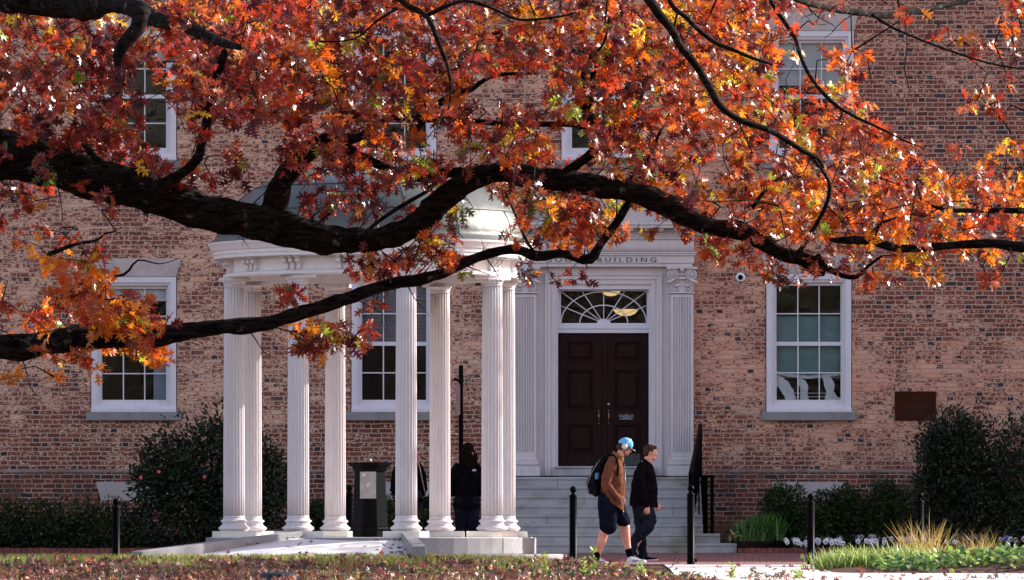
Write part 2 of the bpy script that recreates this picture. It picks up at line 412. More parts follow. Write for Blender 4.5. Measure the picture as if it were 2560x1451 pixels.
def leaves_mesh(name, tmpl, pos, dirs, nrm, size, colr, mat, parent=None, fold=.35, curl=.25, origin=(0,0,0), width=1.0, smooth=False):
    tv, tf = tmpl; n = len(pos); k = len(tv)
    pos = np.asarray(pos, float); dirs = np.asarray(dirs, float); nrm = np.asarray(nrm, float)
    dirs /= np.linalg.norm(dirs,axis=1,keepdims=True)+1e-9
    side = np.cross(nrm, dirs); side /= np.linalg.norm(side,axis=1,keepdims=True)+1e-9
    up = np.cross(dirs, side)
    cu = (rng.random(n)-.35)*2*curl; fo = (rng.random(n))*fold
    t = np.broadcast_to(tv[:,0], (n,k)); w = np.broadcast_to(tv[:,1]*width, (n,k))
    h = -cu[:,None]*t*t+fo[:,None]*np.abs(w)+.15*curl*np.sin(t*9+rng.random(n)[:,None]*6)*np.abs(w)*4
    S = np.asarray(size, float)[:,None,None]
    V = pos[:,None,:]+S*(t[...,None]*dirs[:,None,:]+w[...,None]*side[:,None,:]+h[...,None]*up[:,None,:])
    off = world_loc(parent) if parent else Vector(origin)
    V = V.reshape(-1,3)-np.array(off)
    lens = np.array([len(f) for f in tf]); flat = np.array([i for f in tf for i in f])
    me = bpy.data.meshes.new(name)
    me.vertices.add(n*k); me.vertices.foreach_set('co', V.ravel())
    loops = (flat[None,:]+(np.arange(n)*k)[:,None]).ravel()
    me.loops.add(len(loops)); me.loops.foreach_set('vertex_index', loops.astype(np.int32))
    L = np.tile(lens, n); st = np.concatenate([[0], np.cumsum(L)[:-1]])
    me.polygons.add(len(L)); me.polygons.foreach_set('loop_start', st.astype(np.int32))
    try: me.polygons.foreach_set('loop_total', L.astype(np.int32))
    except Exception: pass
    me.update(calc_edges=True)
    ca = me.color_attributes.new('leaf_tint', 'FLOAT_COLOR', 'POINT')
    cc = np.ones((n,k,4)); cc[:,:,:3] = np.asarray(colr)[:,None,:]
    ca.data.foreach_set('color', cc.ravel().astype(np.float32))
    if smooth: me.polygons.foreach_set('use_smooth', np.ones(len(L),bool))
    me.materials.append(mat)
    o = bpy.data.objects.new(name, me); COL.objects.link(o)
    if parent: o.parent = parent
    else: o.location = off
    return o
def rdir(n):
    v = rng.normal(size=(n,3)); return v/np.linalg.norm(v,axis=1,keepdims=True)

# ---------------------------------------------------------------- lawn cover: fallen leaves, grass
n = 11000
px = rng.uniform(-300,2860,n); yy = np.where(rng.random(n) < .85, rng.uniform(84,92,n), rng.uniform(86,93.5,n))
keep = []
for i in range(n):
    x = (px[i]-1280)*yy[i]/F
    e = lawn_edge(x)
    pr = 1.0 if yy[i] < e-.1 else (.045 if x > 1.2 else 0)
    if yy[i] > e-.9 and yy[i] < e: pr *= .35
    if x > 2.6 and yy[i] < 87.0: pr = .25
    if x > 1.0 and yy[i] < e: pr *= .7
    cl = mnoise.noise(Vector((x*1.3, yy[i]*.7, 4)))
    if rng.random() < pr*(.75+.6*cl): keep.append((x, yy[i], (lawn_z(x,yy[i]) if yy[i] < e else lerpz(yy[i])+.01)))
keep = np.array(keep); n = len(keep)
keep[:,2] += rng.uniform(.0,.035,n)
pal = np.array([(.20,.07,.05),(.26,.11,.08),(.12,.045,.04),(.33,.18,.14),(.42,.12,.04),(.27,.10,.075),(.48,.25,.07),(.42,.045,.025)])
wts = np.array([.2,.2,.18,.17,.07,.13,.03,.02]); wts /= wts.sum()
nr = rdir(n)*.75+np.array([0,0,.7]); dr = rdir(n); dr[:,2] *= .3
o = leaves_mesh('fallen_leaves', OAKLO, keep, dr, nr, rng.uniform(.08,.15,n), pal[rng.choice(len(pal),n,p=wts)]*rng.uniform(.45,1.5,(n,1)), M['litter'], fold=.7, curl=.8, origin=(0,88,1))
tag(o, 'brown and crimson fallen oak leaves strewn over the lawn', 'fallen leaves', kind='stuff')
# leaves blown onto ramp and platform
def blades(name, pts, hmin, hmax, lean, cols, wts, label, cat, kind='stuff', width=.12, mat='grass', parent=None):
    n = len(pts); pts = np.array(pts, float)
    d = rdir(n)*np.array([1,1,.2])*lean+np.array([0,0,1.0]); nn = rdir(n)*np.array([1,1,.1])+np.array([0,-.6,0])
    h = rng.uniform(hmin,hmax,n)
    cols = np.array(cols); w = np.array(wts)/np.sum(wts)
    c = cols[rng.choice(len(cols),n,p=w)]*rng.uniform(.75,1.25,(n,1))
    t = (np.array([(0,.5,0),(0,-.5,0),(.45,.42,0),(.45,-.42,0),(.8,.25,0),(.8,-.25,0),(1,0,0)], float), [(0,1,3,2),(2,3,5,4),(4,5,6)])
    tv = t[0].copy(); tv[:,1] *= width
    o = leaves_mesh(name, (tv,t[1]), pts, d, nn, h, c, M[mat], parent=parent, fold=0, curl=.55, origin=(0,88,1) if parent is None else (0,0,0))
    if parent is None: tag(o, label, cat, kind=kind)
    return o
gp = []
for i in range(42000):
    p = rng.uniform(-300,2400); d = 91.9-abs(rng.normal())*1.6 if rng.random() < .8 else rng.uniform(84.5,91.5); x = (p-1280)*d/F; e = lawn_edge(x)
    if d > e: d = e-rng.uniform(0,.5)
    c = mnoise.noise(Vector((x*2.2, d*1.1, 9)))
    lim = -.04 if x > -2.6 else .12
    if (c > lim-.75*(d > e-.75)) and (x < 2.4 or rng.random() < .12): gp.append((x,d,lawn_z(x,d)-.01-.05*sst(x,.3,1.0)))
GC = [(.30,.36,.06),(.42,.42,.09),(.20,.28,.05),(.50,.45,.14),(.14,.22,.06)]
blades('lawn_grass', gp, .035, .105, .5, GC, [4,3,3,1.6,1.5], 'short yellow green grass growing through the leaf litter', 'grass', width=.10)
# darker low ground cover at the bottom of the picture
gp = []
for i in range(1500):
    cx = rng.choice([900,1010,1090,1240,1300,1400,1440,1490,1560,420,250,700,1720,1900]); x = X_(cx+rng.normal()*26, 86.6); d = 86.6+rng.normal()*.35
    gp.append((x,d,lawn_z(x,d)))
n = len(gp)
o = leaves_mesh('ground_cover', OVAL, np.array(gp)+np.array([0,0,1])*rng.uniform(0,.09,(n,1)), rdir(n)*np.array([1,1,.4]), rdir(n)*.6+np.array([0,0,.8]), rng.uniform(.03,.06,n),
   np.array([(.035,.09,.045),(.05,.13,.05),(.09,.17,.05),(.03,.07,.04)])[rng.integers(0,4,n)], M['shrubleaf'], origin=(0,86,1))
tag(o, 'low dark green ground cover creeping among the leaves', 'ground cover', kind='stuff')

# unseen trees added behind the camera to darken what windows and metal reflect
n = 3600; wp = np.column_stack([rng.uniform(-75,75,n), rng.uniform(-45,-14,n), rng.uniform(1.5,21,n)])
wp = wp[(np.sin(wp[:,0]*.55)*1.5+np.sin(wp[:,0]*.21+1)*2.5+17) > wp[:,2]]; n = len(wp)
WC = np.array([(.012,.02,.014),(.02,.028,.018),(.035,.02,.014),(.02,.014,.012),(.008,.014,.010)])
o = leaves_mesh('added_dark_trees', OVAL, wp, rdir(n), rdir(n)+np.array([0,.3,.5]), rng.uniform(1.2,2.4,n), WC[rng.integers(0,5,n)], simple('added_dark_foliage', (.010,.014,.012), (.02,.022,.02), 3, .95, 0, 0, spec=0), origin=(0,-30,5), width=1.5)
tag(o, 'wooded edge of the lawn far behind, green and russet', 'woodland', kind='stuff')
# ---------------------------------------------------------------- the brick building
def WX(px): return X_(px, DW)
def WZ(py): return Z_(py, DW)
GZ = lerpz(112)
bld = empty('brick_building', (WX(1508.5), DW, GZ), 'large old brick building with peeling tan paint, white sash windows and a pedimented stone doorway', 'building')
ZTOP = GZ+15.6
# openings (x0,x1,z0,z1)
GW = [(-316,),(334.5,),(985,),(2022,),(2686,)]
ops = []
wins = []
for (c,) in GW: wins.append((c, 693 if c < 600 else 685, 1030, 'g')); 
for c in (-316,334.5,985,1510,2028,2686): wins.append((c, 78, 400, 'u'))
for c in (-316,334.5,985,1510,2028,2686): wins.append((c, -530, -210, 't'))
for c, t, b, k in wins: ops.append((WX(c-108), WX(c+108), WZ(b), WZ(t)))
ops.append((WX(1394), WX(1623), WZ(1190), WZ(713)))
LZ = WZ(1180)
def holed(m, ops, x0, x1, z0, z1, y, depth):
    xs = sorted(set([x0,x1]+[v for o in ops for v in o[:2]])); zs = sorted(set([z0,z1]+[v for o in ops for v in o[2:]]))
    for a, b in zip(xs, xs[1:]):
        for c, d in zip(zs, zs[1:]):
            mx, mz = (a+b)/2, (c+d)/2
            if any(o[0] < mx < o[1] and o[2] < mz < o[3] for o in ops): continue
            m.quad((a,y,c),(b,y,c),(b,y,d),(a,y,d))
    for o in ops:
        a,b,c,d = o
        m.quad((a,y,c),(a,y+depth,c),(a,y+depth,d),(a,y,d)); m.quad((b,y,c),(b,y+depth,c),(b,y+depth,d),(b,y,d))
        m.quad((a,y,d),(b,y,d),(b,y+depth,d),(a,y+depth,d)); m.quad((a,y,c),(b,y,c),(b,y+depth,c),(a,y+depth,c))
XL, XR = -38, 42
m = MB(); holed(m, ops, XL, XR, LZ, ZTOP, DW, .45)
m.quad((XL,DW,GZ),(XL,DW+14,GZ),(XL,DW+14,ZTOP),(XL,DW,ZTOP)); m.quad((XR,DW,GZ),(XR,DW+14,GZ),(XR,DW+14,ZTOP),(XR,DW,ZTOP))
m.quad((XL,DW+14,GZ),(XR,DW+14,GZ),(XR,DW+14,ZTOP),(XL,DW+14,ZTOP))
m.build('wall', M['brick'], bld)
# plinth below the water table: lies 4 cm proud, broken by the doorway
m = MB()
bo = []
for c in (-316,334.5,985,2022,2686): bo.append((WX(c-89), WX(c+89), WZ(1251), WZ(1206)))
yp = DW-.045
def plinth(a, b):
    oo = [o for o in bo if a < o[0] and o[1] < b]
    holed(m, oo, a, b, GZ-.4, LZ, yp, .044)
    m.quad((a,yp,LZ),(b,yp,LZ),(b,DW,LZ),(a,DW,LZ)); m.quad((a,yp,GZ-.4),(a,DW,GZ-.4),(a,DW,LZ),(a,yp,LZ)); m.quad((b,yp,GZ-.4),(b,DW,GZ-.4),(b,DW,LZ),(b,yp,LZ))
plinth(XL, WX(1250)); plinth(WX(1767), XR)
m.build('plinth', M['brick_low'], bld)
m = MB()
for a, b in ((XL, WX(1250)), (WX(1767), XR)):
    m.prism_x([(yp-.012,LZ-.012),(yp-.012,LZ+.012),(DW+.01,LZ+.05),(DW+.01,LZ-.012)], a, b)
m.build('water_table', simple('weathered_ledge', (.16,.115,.10), (.27,.22,.19), 2.2, .9, 0, .4, 40, .006, .1), bld)
for c in (-316,334.5,985,2022,2686):
    m = MB(); m.prism([(WX(c-94),WZ(1205)),(WX(c+94),WZ(1205)),(WX(c+82),WZ(1252)),(WX(c-82),WZ(1252))], yp-.008, DW-.002)
    m.build('basement_lintel', M['stone2'], bld)
# upper storey cornice and roof (above the picture)
m = MB(); m.box(XL-.4,XR+.4,DW-.55,DW+14.5,ZTOP,ZTOP+.5); m.box(XL-.2,XR+.2,DW-.25,DW-.003,ZTOP-.45,ZTOP-.001); m.build('eaves_cornice', M['stone'], bld); m = MB()
m.prism_x([(DW-.5,ZTOP+.503),(DW+14.4,ZTOP+.503),(DW+7,ZTOP+3.4)], XL-.3, XR+.3)
m.build('roof', simple('roof_slate', (.05,.05,.055), (.09,.09,.095), 3, .7), bld)
# rooms
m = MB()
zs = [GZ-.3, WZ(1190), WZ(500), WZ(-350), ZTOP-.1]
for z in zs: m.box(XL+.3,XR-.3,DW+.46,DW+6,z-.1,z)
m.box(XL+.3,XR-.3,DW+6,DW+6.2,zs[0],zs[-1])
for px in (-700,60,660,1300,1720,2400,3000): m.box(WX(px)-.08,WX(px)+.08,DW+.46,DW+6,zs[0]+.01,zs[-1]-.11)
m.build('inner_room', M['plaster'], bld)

def molding_frame(m, x0, x1, z0, z1, w, y0, y1):   # rectangular frame of width w
    m.box(x0,x0+w,y0,y1,z0,z1); m.box(x1-w,x1,y0,y1,z0,z1)
    m.box(x0+w,x1-w,y0,y1,z1-w,z1); m.box(x0+w,x1-w,y0,y1,z0,z0+w)
PX = 1/150.04
def window(c, top, bot, kind):
    x0, x1, z0, z1 = WX(c-106), WX(c+106), WZ(bot), WZ(top)
    y = DW+.05
    m = MB()
    molding_frame(m, x0, x1, z0, z1, 14*PX, y-.075, y+.10)
    molding_frame(m, x0+14*PX, x1-14*PX, z0+14*PX*.9, z1-14*PX, 7*PX, y-.035, y+.12)
    m.prism_x([(y-.13,z0-.002),(y-.13,z0+.035),(y-.02,z0+.075),(y-.02,z0-.002)], x0-.004, x1+.004)
    w = m.build('window', M['white'], bld)
    a0, a1 = x0+21*PX, x1-21*PX; b0, b1 = z0+19*PX, z1-21*PX
    gx0, gx1 = a0+5*PX, a1-5*PX
    h = b1-b0; mid = b0+h*.497
    for nm, (s0,s1), yy, rb, rt in (('lower_sash',(b0,mid+3.5*PX),y+.02,11*PX,8.5*PX),('upper_sash',(mid-3*PX,b1),y+.065,8*PX,8*PX)):
        s = MB(); s.box(a0,gx0,yy,yy+.04,s0,s1); s.box(gx1,a1,yy,yy+.04,s0,s1)
        s.box(gx0,gx1,yy,yy+.04,s0,s0+rb); s.box(gx0,gx1,yy,yy+.04,s1-rt,s1)
        gz0, gz1 = s0+rb, s1-rt
        for k in (1,2):
            q = gx0+(gx1-gx0)*k/3; s.box(q-1.4*PX,q+1.4*PX,yy+.006,yy+.036,gz0,gz1)
        zc = (gz0+gz1)/2
        for k in range(3):
            q0 = gx0+(gx1-gx0)*k/3+1.4*PX*(k>0); q1 = gx0+(gx1-gx0)*(k+1)/3-1.4*PX*(k<2)
            s.box(q0,q1,yy+.006,yy+.036,zc-1.4*PX,zc+1.4*PX)
        s.build(nm, M['white'], w)
        g = MB(); g.quad((gx0,yy+.022,gz0),(gx1,yy+.022,gz0),(gx1,yy+.022,gz1),(gx0,yy+.022,gz1)); g.build('pane', M['glass'], w)
    s = MB(); sy = DW-.10
    s.box(WX(c-(119 if c != 334.5 else 119)), WX(c+118), sy, DW+.02, WZ(bot+22), z0-.003)
    bevel(s.build('sill', M['granite'], w), .008)
    s = MB(); t_ = top; s.prism([(WX(c-106),WZ(t_)+.004),(WX(c+106),WZ(t_)+.004),(WX(c+119),WZ(t_-46)),(WX(c-119),WZ(t_-46))], DW-.035, DW+.2)
    bevel(s.build('lintel', M['stone2'], w), .006)
    yb = y+.16
    def slats(za, zb, mat, nm, step=.028, x0_=gx0, x1_=gx1):
        s = MB(); z = za
        while z < zb:
            s.quad((x0_,yb,z),(x1_,yb,z),(x1_,yb+.018,z+step*.95),(x0_,yb+.018,z+step*.95)); z += step
        s.build(nm, mat, w)
    if kind == 'u' and c > 1900: slats(WZ(212), b1, M['blind'], 'blind')
    elif kind == 'u' and c in (334.5,): slats(WZ(150), b1, M['blind'], 'blind')
    elif kind == 'g' and c == 334.5:
        slats(WZ(752), b1, M['blind'], 'blind')
        s = MB(); s.box(WX(382), gx1+.02, yb+.03, yb+.06, b0, WZ(866)); s.box(WX(391), gx1-.02, yb+.02, yb+.029, WZ(905), WZ(880)); s.build('inner_shutter', M['bluepanel'], w)
    elif kind == 'g' and c == 985: slats(WZ(858), b1, M['blind_dark'], 'blind', .06)
    elif kind == 'g' and c == 2022:
        s = MB(); s.quad((gx0,yb+.03,WZ(945)),(gx1,yb+.03,WZ(945)),(gx1,yb+.03,WZ(790)),(gx0,yb+.03,WZ(790))); s.build('roller_shade', M['teal'], w)
        s = MB(); s.box(WX(1985),WX(2070),yb+.2,yb+.24,WZ(983),WZ(981)); s.box(WX(1985),WX(2070),yb+.2,yb+.24,WZ(992),WZ(990)); s.build('shelf', M['blind'], w)
        s = MB()  # white cut-out shapes standing in for bright reflections in the lower panes
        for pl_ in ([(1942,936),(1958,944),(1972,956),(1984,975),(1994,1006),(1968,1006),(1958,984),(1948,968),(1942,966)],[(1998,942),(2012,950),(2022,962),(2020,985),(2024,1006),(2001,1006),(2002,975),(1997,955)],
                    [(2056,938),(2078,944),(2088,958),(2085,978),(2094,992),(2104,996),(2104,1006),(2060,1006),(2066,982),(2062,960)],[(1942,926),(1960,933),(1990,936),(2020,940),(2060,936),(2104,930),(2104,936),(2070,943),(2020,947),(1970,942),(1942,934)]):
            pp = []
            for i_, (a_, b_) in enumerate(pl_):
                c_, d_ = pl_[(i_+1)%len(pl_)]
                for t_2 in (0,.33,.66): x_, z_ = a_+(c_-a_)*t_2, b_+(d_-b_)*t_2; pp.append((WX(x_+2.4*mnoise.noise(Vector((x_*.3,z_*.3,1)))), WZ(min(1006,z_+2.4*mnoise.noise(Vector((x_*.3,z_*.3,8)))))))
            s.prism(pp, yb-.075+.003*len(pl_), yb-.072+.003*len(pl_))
        s.build('painted_reflection', M['painted_reflection'], w)
    return w
for a in wins: window(*a)

# ---- stone doorway
CX = 1508.5
def P2(px): return WX(px)
sur = MB()
YS = DW-.09     # face of the backing slab
def sym(px0, px1): return [(px0,px1),(2*CX-px1,2*CX-px0)]
for a, b in sym(1655,1676):        # backing strips between architrave and pilaster
    sur.box(WX(a),WX(b),YS,DW+.02,WZ(1190),WZ(669))
sur.box(WX(2*CX-1655),WX(1655),YS,DW+.02,WZ(685),WZ(669))
# architrave: three stepped bands round the opening
for k, (e0, e1, yy) in enumerate(((1650,1655,YS-.055),(1640,1650,YS-.035),(1628,1640,YS-.015))):
    tp0 = {0:685,1:690,2:700}[k]; tp1 = {0:690,1:700,2:712}[k]
    for a, b in sym(e0,e1): sur.box(WX(a),WX(b),yy,DW+.02,WZ(1190),WZ(tp0))
    sur.box(WX(2*CX-e0),WX(e0),yy,DW+.02,WZ(tp1),WZ(tp0))
sur_o = sur.build('door_surround', M['surround'], bld); bevel(sur_o, .004)
# jamb lining
m = MB()
for a, b in sym(1622,1628): m.box(WX(a),WX(b),DW-.06,DW+.30,WZ(1190),WZ(712))
m.box(WX(2*CX-1622),WX(1622),DW-.06,DW+.30,WZ(724),WZ(712))
m.build('jamb', M['white'], sur_o)
# fluted pilasters
def pilaster(a, b, YS=DW-.02):
    w = WX(b)-WX(a); x0 = WX(a); yf = DW-.185
    zt, zb = WZ(737), WZ(1147)
    prof = [(x0,YS),(x0,yf)]; nf = 7; mrg = w*.10; fw = (w-2*mrg)/nf
    for i in range(nf):
        u = x0+mrg+i*fw
        prof += [(u+fw*.12,yf),(u+fw*.26,yf+.018),(u+fw*.5,yf+.026),(u+fw*.74,yf+.018),(u+fw*.88,yf)]
    prof += [(x0+w,yf),(x0+w,YS)]
    m = MB(); n = len(prof)
    for z in (zb+.10, zt-.05):
        m.v += [(x,y,z) for x,y in prof]
    m.f += [(i,i+1,n+i+1,n+i) for i in range(n-1)]; m.sm += [False]*(n-1)
    m.box(x0,x0+w,yf-.001,YS,zt-.0501,zt); m.box(x0,x0+w,yf-.001,YS,zb,zb+.1001)
    p = m.build('pilaster', M['surround'], sur_o)
    # base mouldings and block
    b_ = MB()
    def ring(px_out, z0, z1, yo): b_.box(x0-px_out*PX, x0+w+px_out*PX, yf-yo, YS, z0, z1)
    ring(3, WZ(1152), WZ(1147)+.0, .02); ring(6, WZ(1163), WZ(1152)-.001, .045); ring(4, WZ(1166), WZ(1163)-.001, .03); ring(9, WZ(1191), WZ(1166)-.001, .06)
    bevel(b_.build('pilaster_base', M['surround'], sur_o), .012, 2)
    return p
def capital(a, b):
    c = (WX(a)+WX(b))/2; m = MB(); yf = DW-.185; h0, h1 = WZ(733), WZ(669); w = 57*PX
    m.box(c-w/2,c+w/2,yf-.0,DW-.02,h0,h1-.03)
    m.box(c-w/2-.02,c+w/2+.02,yf-.03,DW-.02,h0-.012,h0+.008)
    m.prism([(c-39*PX,h1),(c-37*PX,h1-.045),(c-20*PX,h1-.03),(c,h1-.027),(c+20*PX,h1-.03),(c+37*PX,h1-.045),(c+39*PX,h1)], yf-.085, DW-.02)
    for s in (-1,1):
        # scroll: a spiral tube with a raised eye
        ctr = (c+s*24*PX, h1-.125); pts = []; rr = []
        for i in range(46):
            t = i/45; a_ = math.pi*(.5)+s*-1*(-t*2*math.pi*2.15)
            r = .088*(1-t)+.012
            pts.append((ctr[0]+math.cos(a_)*r*1, yf-.05-.02*t, ctr[1]+math.sin(a_)*r)); rr.append(.0135*(1-.4*t))
        m.tube(pts, rr, 6, ref=Vector((0,1,0)))
        m.sphere((ctr[0], yf-.07, ctr[1]), .02, 8, 6)
        m.tube([(ctr[0], yf+.02, ctr[1]), (ctr[0], yf-.05, ctr[1])], [.088,.086], 16, ref=Vector((0,0,1)))
        m.tube([(c+s*8*PX,yf-.02,h1-.17),(c+s*24*PX,yf-.05,h1-.225),(c+s*37*PX,yf-.08,h1-.262)], [.012,.022,.03], 8)
        # hanging stem and cup
        m.tube([(c+s*13*PX,yf-.03,h1-.15),(c+s*13*PX,yf-.03,h1-.29)], [.017,.011], 6)
        m.sphere((c+s*13*PX, yf-.035, h1-.31), .045, 10, 6, (1.1,.6,.55))
        for k in (-1,0,1): m.tube([(c+s*13*PX+k*.02,yf-.005,h1-.33),(c+s*13*PX+k*.03,yf-.012,h0+.02)], [.008,.011], 5)
        m.tube([(c+s*26*PX,yf-.005,h1-.26),(c+s*27*PX,yf-.012,h0+.01)], [.016,.010], 5)
    m.sphere((c, yf-.07, h1-.05), .032, 8, 6); m.sphere((c, yf-.045, h1-.19), .07, 12, 6, (1.15,.55,.38))
    m.tube([(c-.1,yf-.035,h1-.14),(c,yf-.045,h1-.13),(c+.1,yf-.035,h1-.14)], .014, 6)
    m.build('capital', M['surround'], sur_o)
for a, b in sym(1676,1733): pilaster(a, b); capital(a, b)
# entablature (profile in YZ extruded in X with mitred-looking ends)
def run(m, px_half, pyt, pyb, y): m.box(WX(CX-px_half),WX(CX+px_half),y,DW+.02,WZ(pyb),WZ(pyt))
m = MB()
run(m,222,660,669,DW-.235); run(m,226,641,660-.02,DW-.255); run(m,229,636,641-.02,DW-.285); run(m,231,632,636-.02,DW-.30)
# pulvinated frieze
zc = (WZ(601)+WZ(632))/2; hh = (WZ(601)-WZ(632))/2-.001
poly = [(DW+.02,zc-hh)]+[(DW-.235-.07*math.cos(t),zc+hh*math.sin(t)) for t in [R(-88+22*i) for i in range(9)]]+[(DW+.02,zc+hh)]
m.prism_x(poly, WX(CX-225), WX(CX+225))
run(m,226,596,600.9,DW-.27); run(m,228,592,596-.02,DW-.285)
run(m,226,574,592-.02,DW-.27)
run(m,252,566,573.9,DW-.50); run(m,256,561,566-.02,DW-.53)
ent = m.build('entablature', M['surround'], sur_o); bevel(ent, .005)
for k in range(-5,7):
    c = CX-.5+37.2*(k)-5+0.3
    if abs(c-CX) > 224: continue
    x = WX(c); m = MB()
    m.prism_x([(DW-.272,WZ(592.5)),(DW-.31,WZ(592)),(DW-.335,WZ(585)),(DW-.45,WZ(580)),(DW-.47,WZ(574.1)),(DW-.272,WZ(574.1))], x-.035, x+.035)
    m.build('modillion', M['surround'], sur_o)
for e0, e1 in ((CX+232,CX+244),(CX-244,CX-232)):
    m = MB(); m.prism_x([(DW-.02,WZ(592)),(DW-.2,WZ(592)),(DW-.30,WZ(574.1)),(DW-.02,WZ(574.1))], WX(e0), WX(e1)); m.build('modillion', M['surround'], sur_o)
m = MB()
ax, az = WX(CX), WZ(432); bx, bz = 256*PX, WZ(560.8)
m.prism([(ax-bx*.9,bz),(ax+bx*.9,bz),(ax,az-.12)], DW-.22, DW+.02)
for s in (-1,1):
    for (o0,o1,yy) in ((0,.05,DW-.53),(.05,.11,DW-.48),(.11,.2,DW-.30)):
        L = math.hypot(bx,az-bz); nx, nz = (az-bz)/L, bx/L
        m.prism([(ax+s*bx-s*nx*o0*0,bz) if False else (ax+s*(bx-o0*1.9),bz+.001+o0*.0),(ax,az-o0*L/bx),(ax,az-o1*L/bx),(ax+s*(bx-o1*1.9),bz+.001)], yy+(.0015 if s>0 else 0), DW+.01)
m.build('pediment', M['surround'], sur_o)
def text_mesh(name, s, size, loc, mat, parent, sx=1., sp=1., ext=.004, width=None, align='CENTER'):
    cu = bpy.data.curves.new('t', 'FONT'); cu.body = s; cu.size = size; cu.align_x = align; cu.extrude = ext; cu.space_character = sp
    t = bpy.data.objects.new('t', cu); COL.objects.link(t); bpy.context.view_layer.update()
    me = bpy.data.meshes.new_from_object(t.evaluated_get(bpy.context.evaluated_depsgraph_get()))
    bpy.data.objects.remove(t); me.name = name
    xs = [v.co.x for v in me.vertices]; w = max(xs)-min(xs); k = width/w if width else sx
    for v in me.vertices: v.co = Vector((v.co.x*k, -v.co.z, v.co.y))
    me.materials.clear(); me.materials.append(mat)
    o = bpy.data.objects.new(name, me); COL.objects.link(o); o.parent = parent; o.location = Vector(loc)-world_loc(parent); return o
# lettering: capitals with small serifs
txt = text_mesh('lettering', 'SOUTH BUILDING', 17*PX, (WX(1505.5), DW-.260, WZ(657.2)), M['lettering'], sur_o, sp=1.55, width=270*PX)
# transom and fanlight
m = MB(); m.box(WX(1394.5),WX(1622),DW+.05,DW+.16,WZ(832.5),WZ(822)); m.box(WX(1394.5),WX(1622),DW+.03,DW+.15,WZ(822)+.001,WZ(812)); m.box(WX(1394.5),WX(1622),DW+.08,DW+.16,WZ(812)+.001,WZ(808))
m.box(WX(1394.5),WX(1402.5),DW+.08,DW+.16,WZ(808)+.001,WZ(728)); m.box(WX(1617),WX(1622),DW+.08,DW+.16,WZ(808)+.001,WZ(728)); m.box(WX(1394.5),WX(1622),DW+.08,DW+.16,WZ(728)+.001,WZ(724.2))
fan = m.build('fanlight', M['white'], bld)
m = MB(); fx, fz = WX(1509.5), WZ(808); y = DW+.10
def arc(rx, rz, r):
    pts = [(fx+rx*math.cos(a), y, fz+rz*math.sin(a)) for a in [math.pi*i/32 for i in range(33)]]
    m.tube(pts, r, 6, ref=Vector((0,1,0)))
arc(60*PX,45*PX,.0115); arc(107*PX,79*PX,.0115)
for ex, ey in ((1403,765),(1403,729),(1456,729),(1509.5,729),(1562,729),(1616,729),(1616,764)):
    m.tube([(fx,y,fz),(WX(ex),y,WZ(ey))], .0095, 6, ref=Vector((0,1,0)))
pts = [(fx+17*PX*math.cos(a), fz+11*PX*math.sin(a)) for a in [math.pi*i/16 for i in range(17)]]
m.prism(pts, y-.02, y+.02); m.build('glazing_bars', M['white'], fan)
m = MB(); m.quad((WX(1402),y+.03,WZ(808)),(WX(1617),y+.03,WZ(808)),(WX(1617),y+.03,WZ(728)),(WX(1402),y+.03,WZ(728))); m.build('pane', M['glass'], fan)
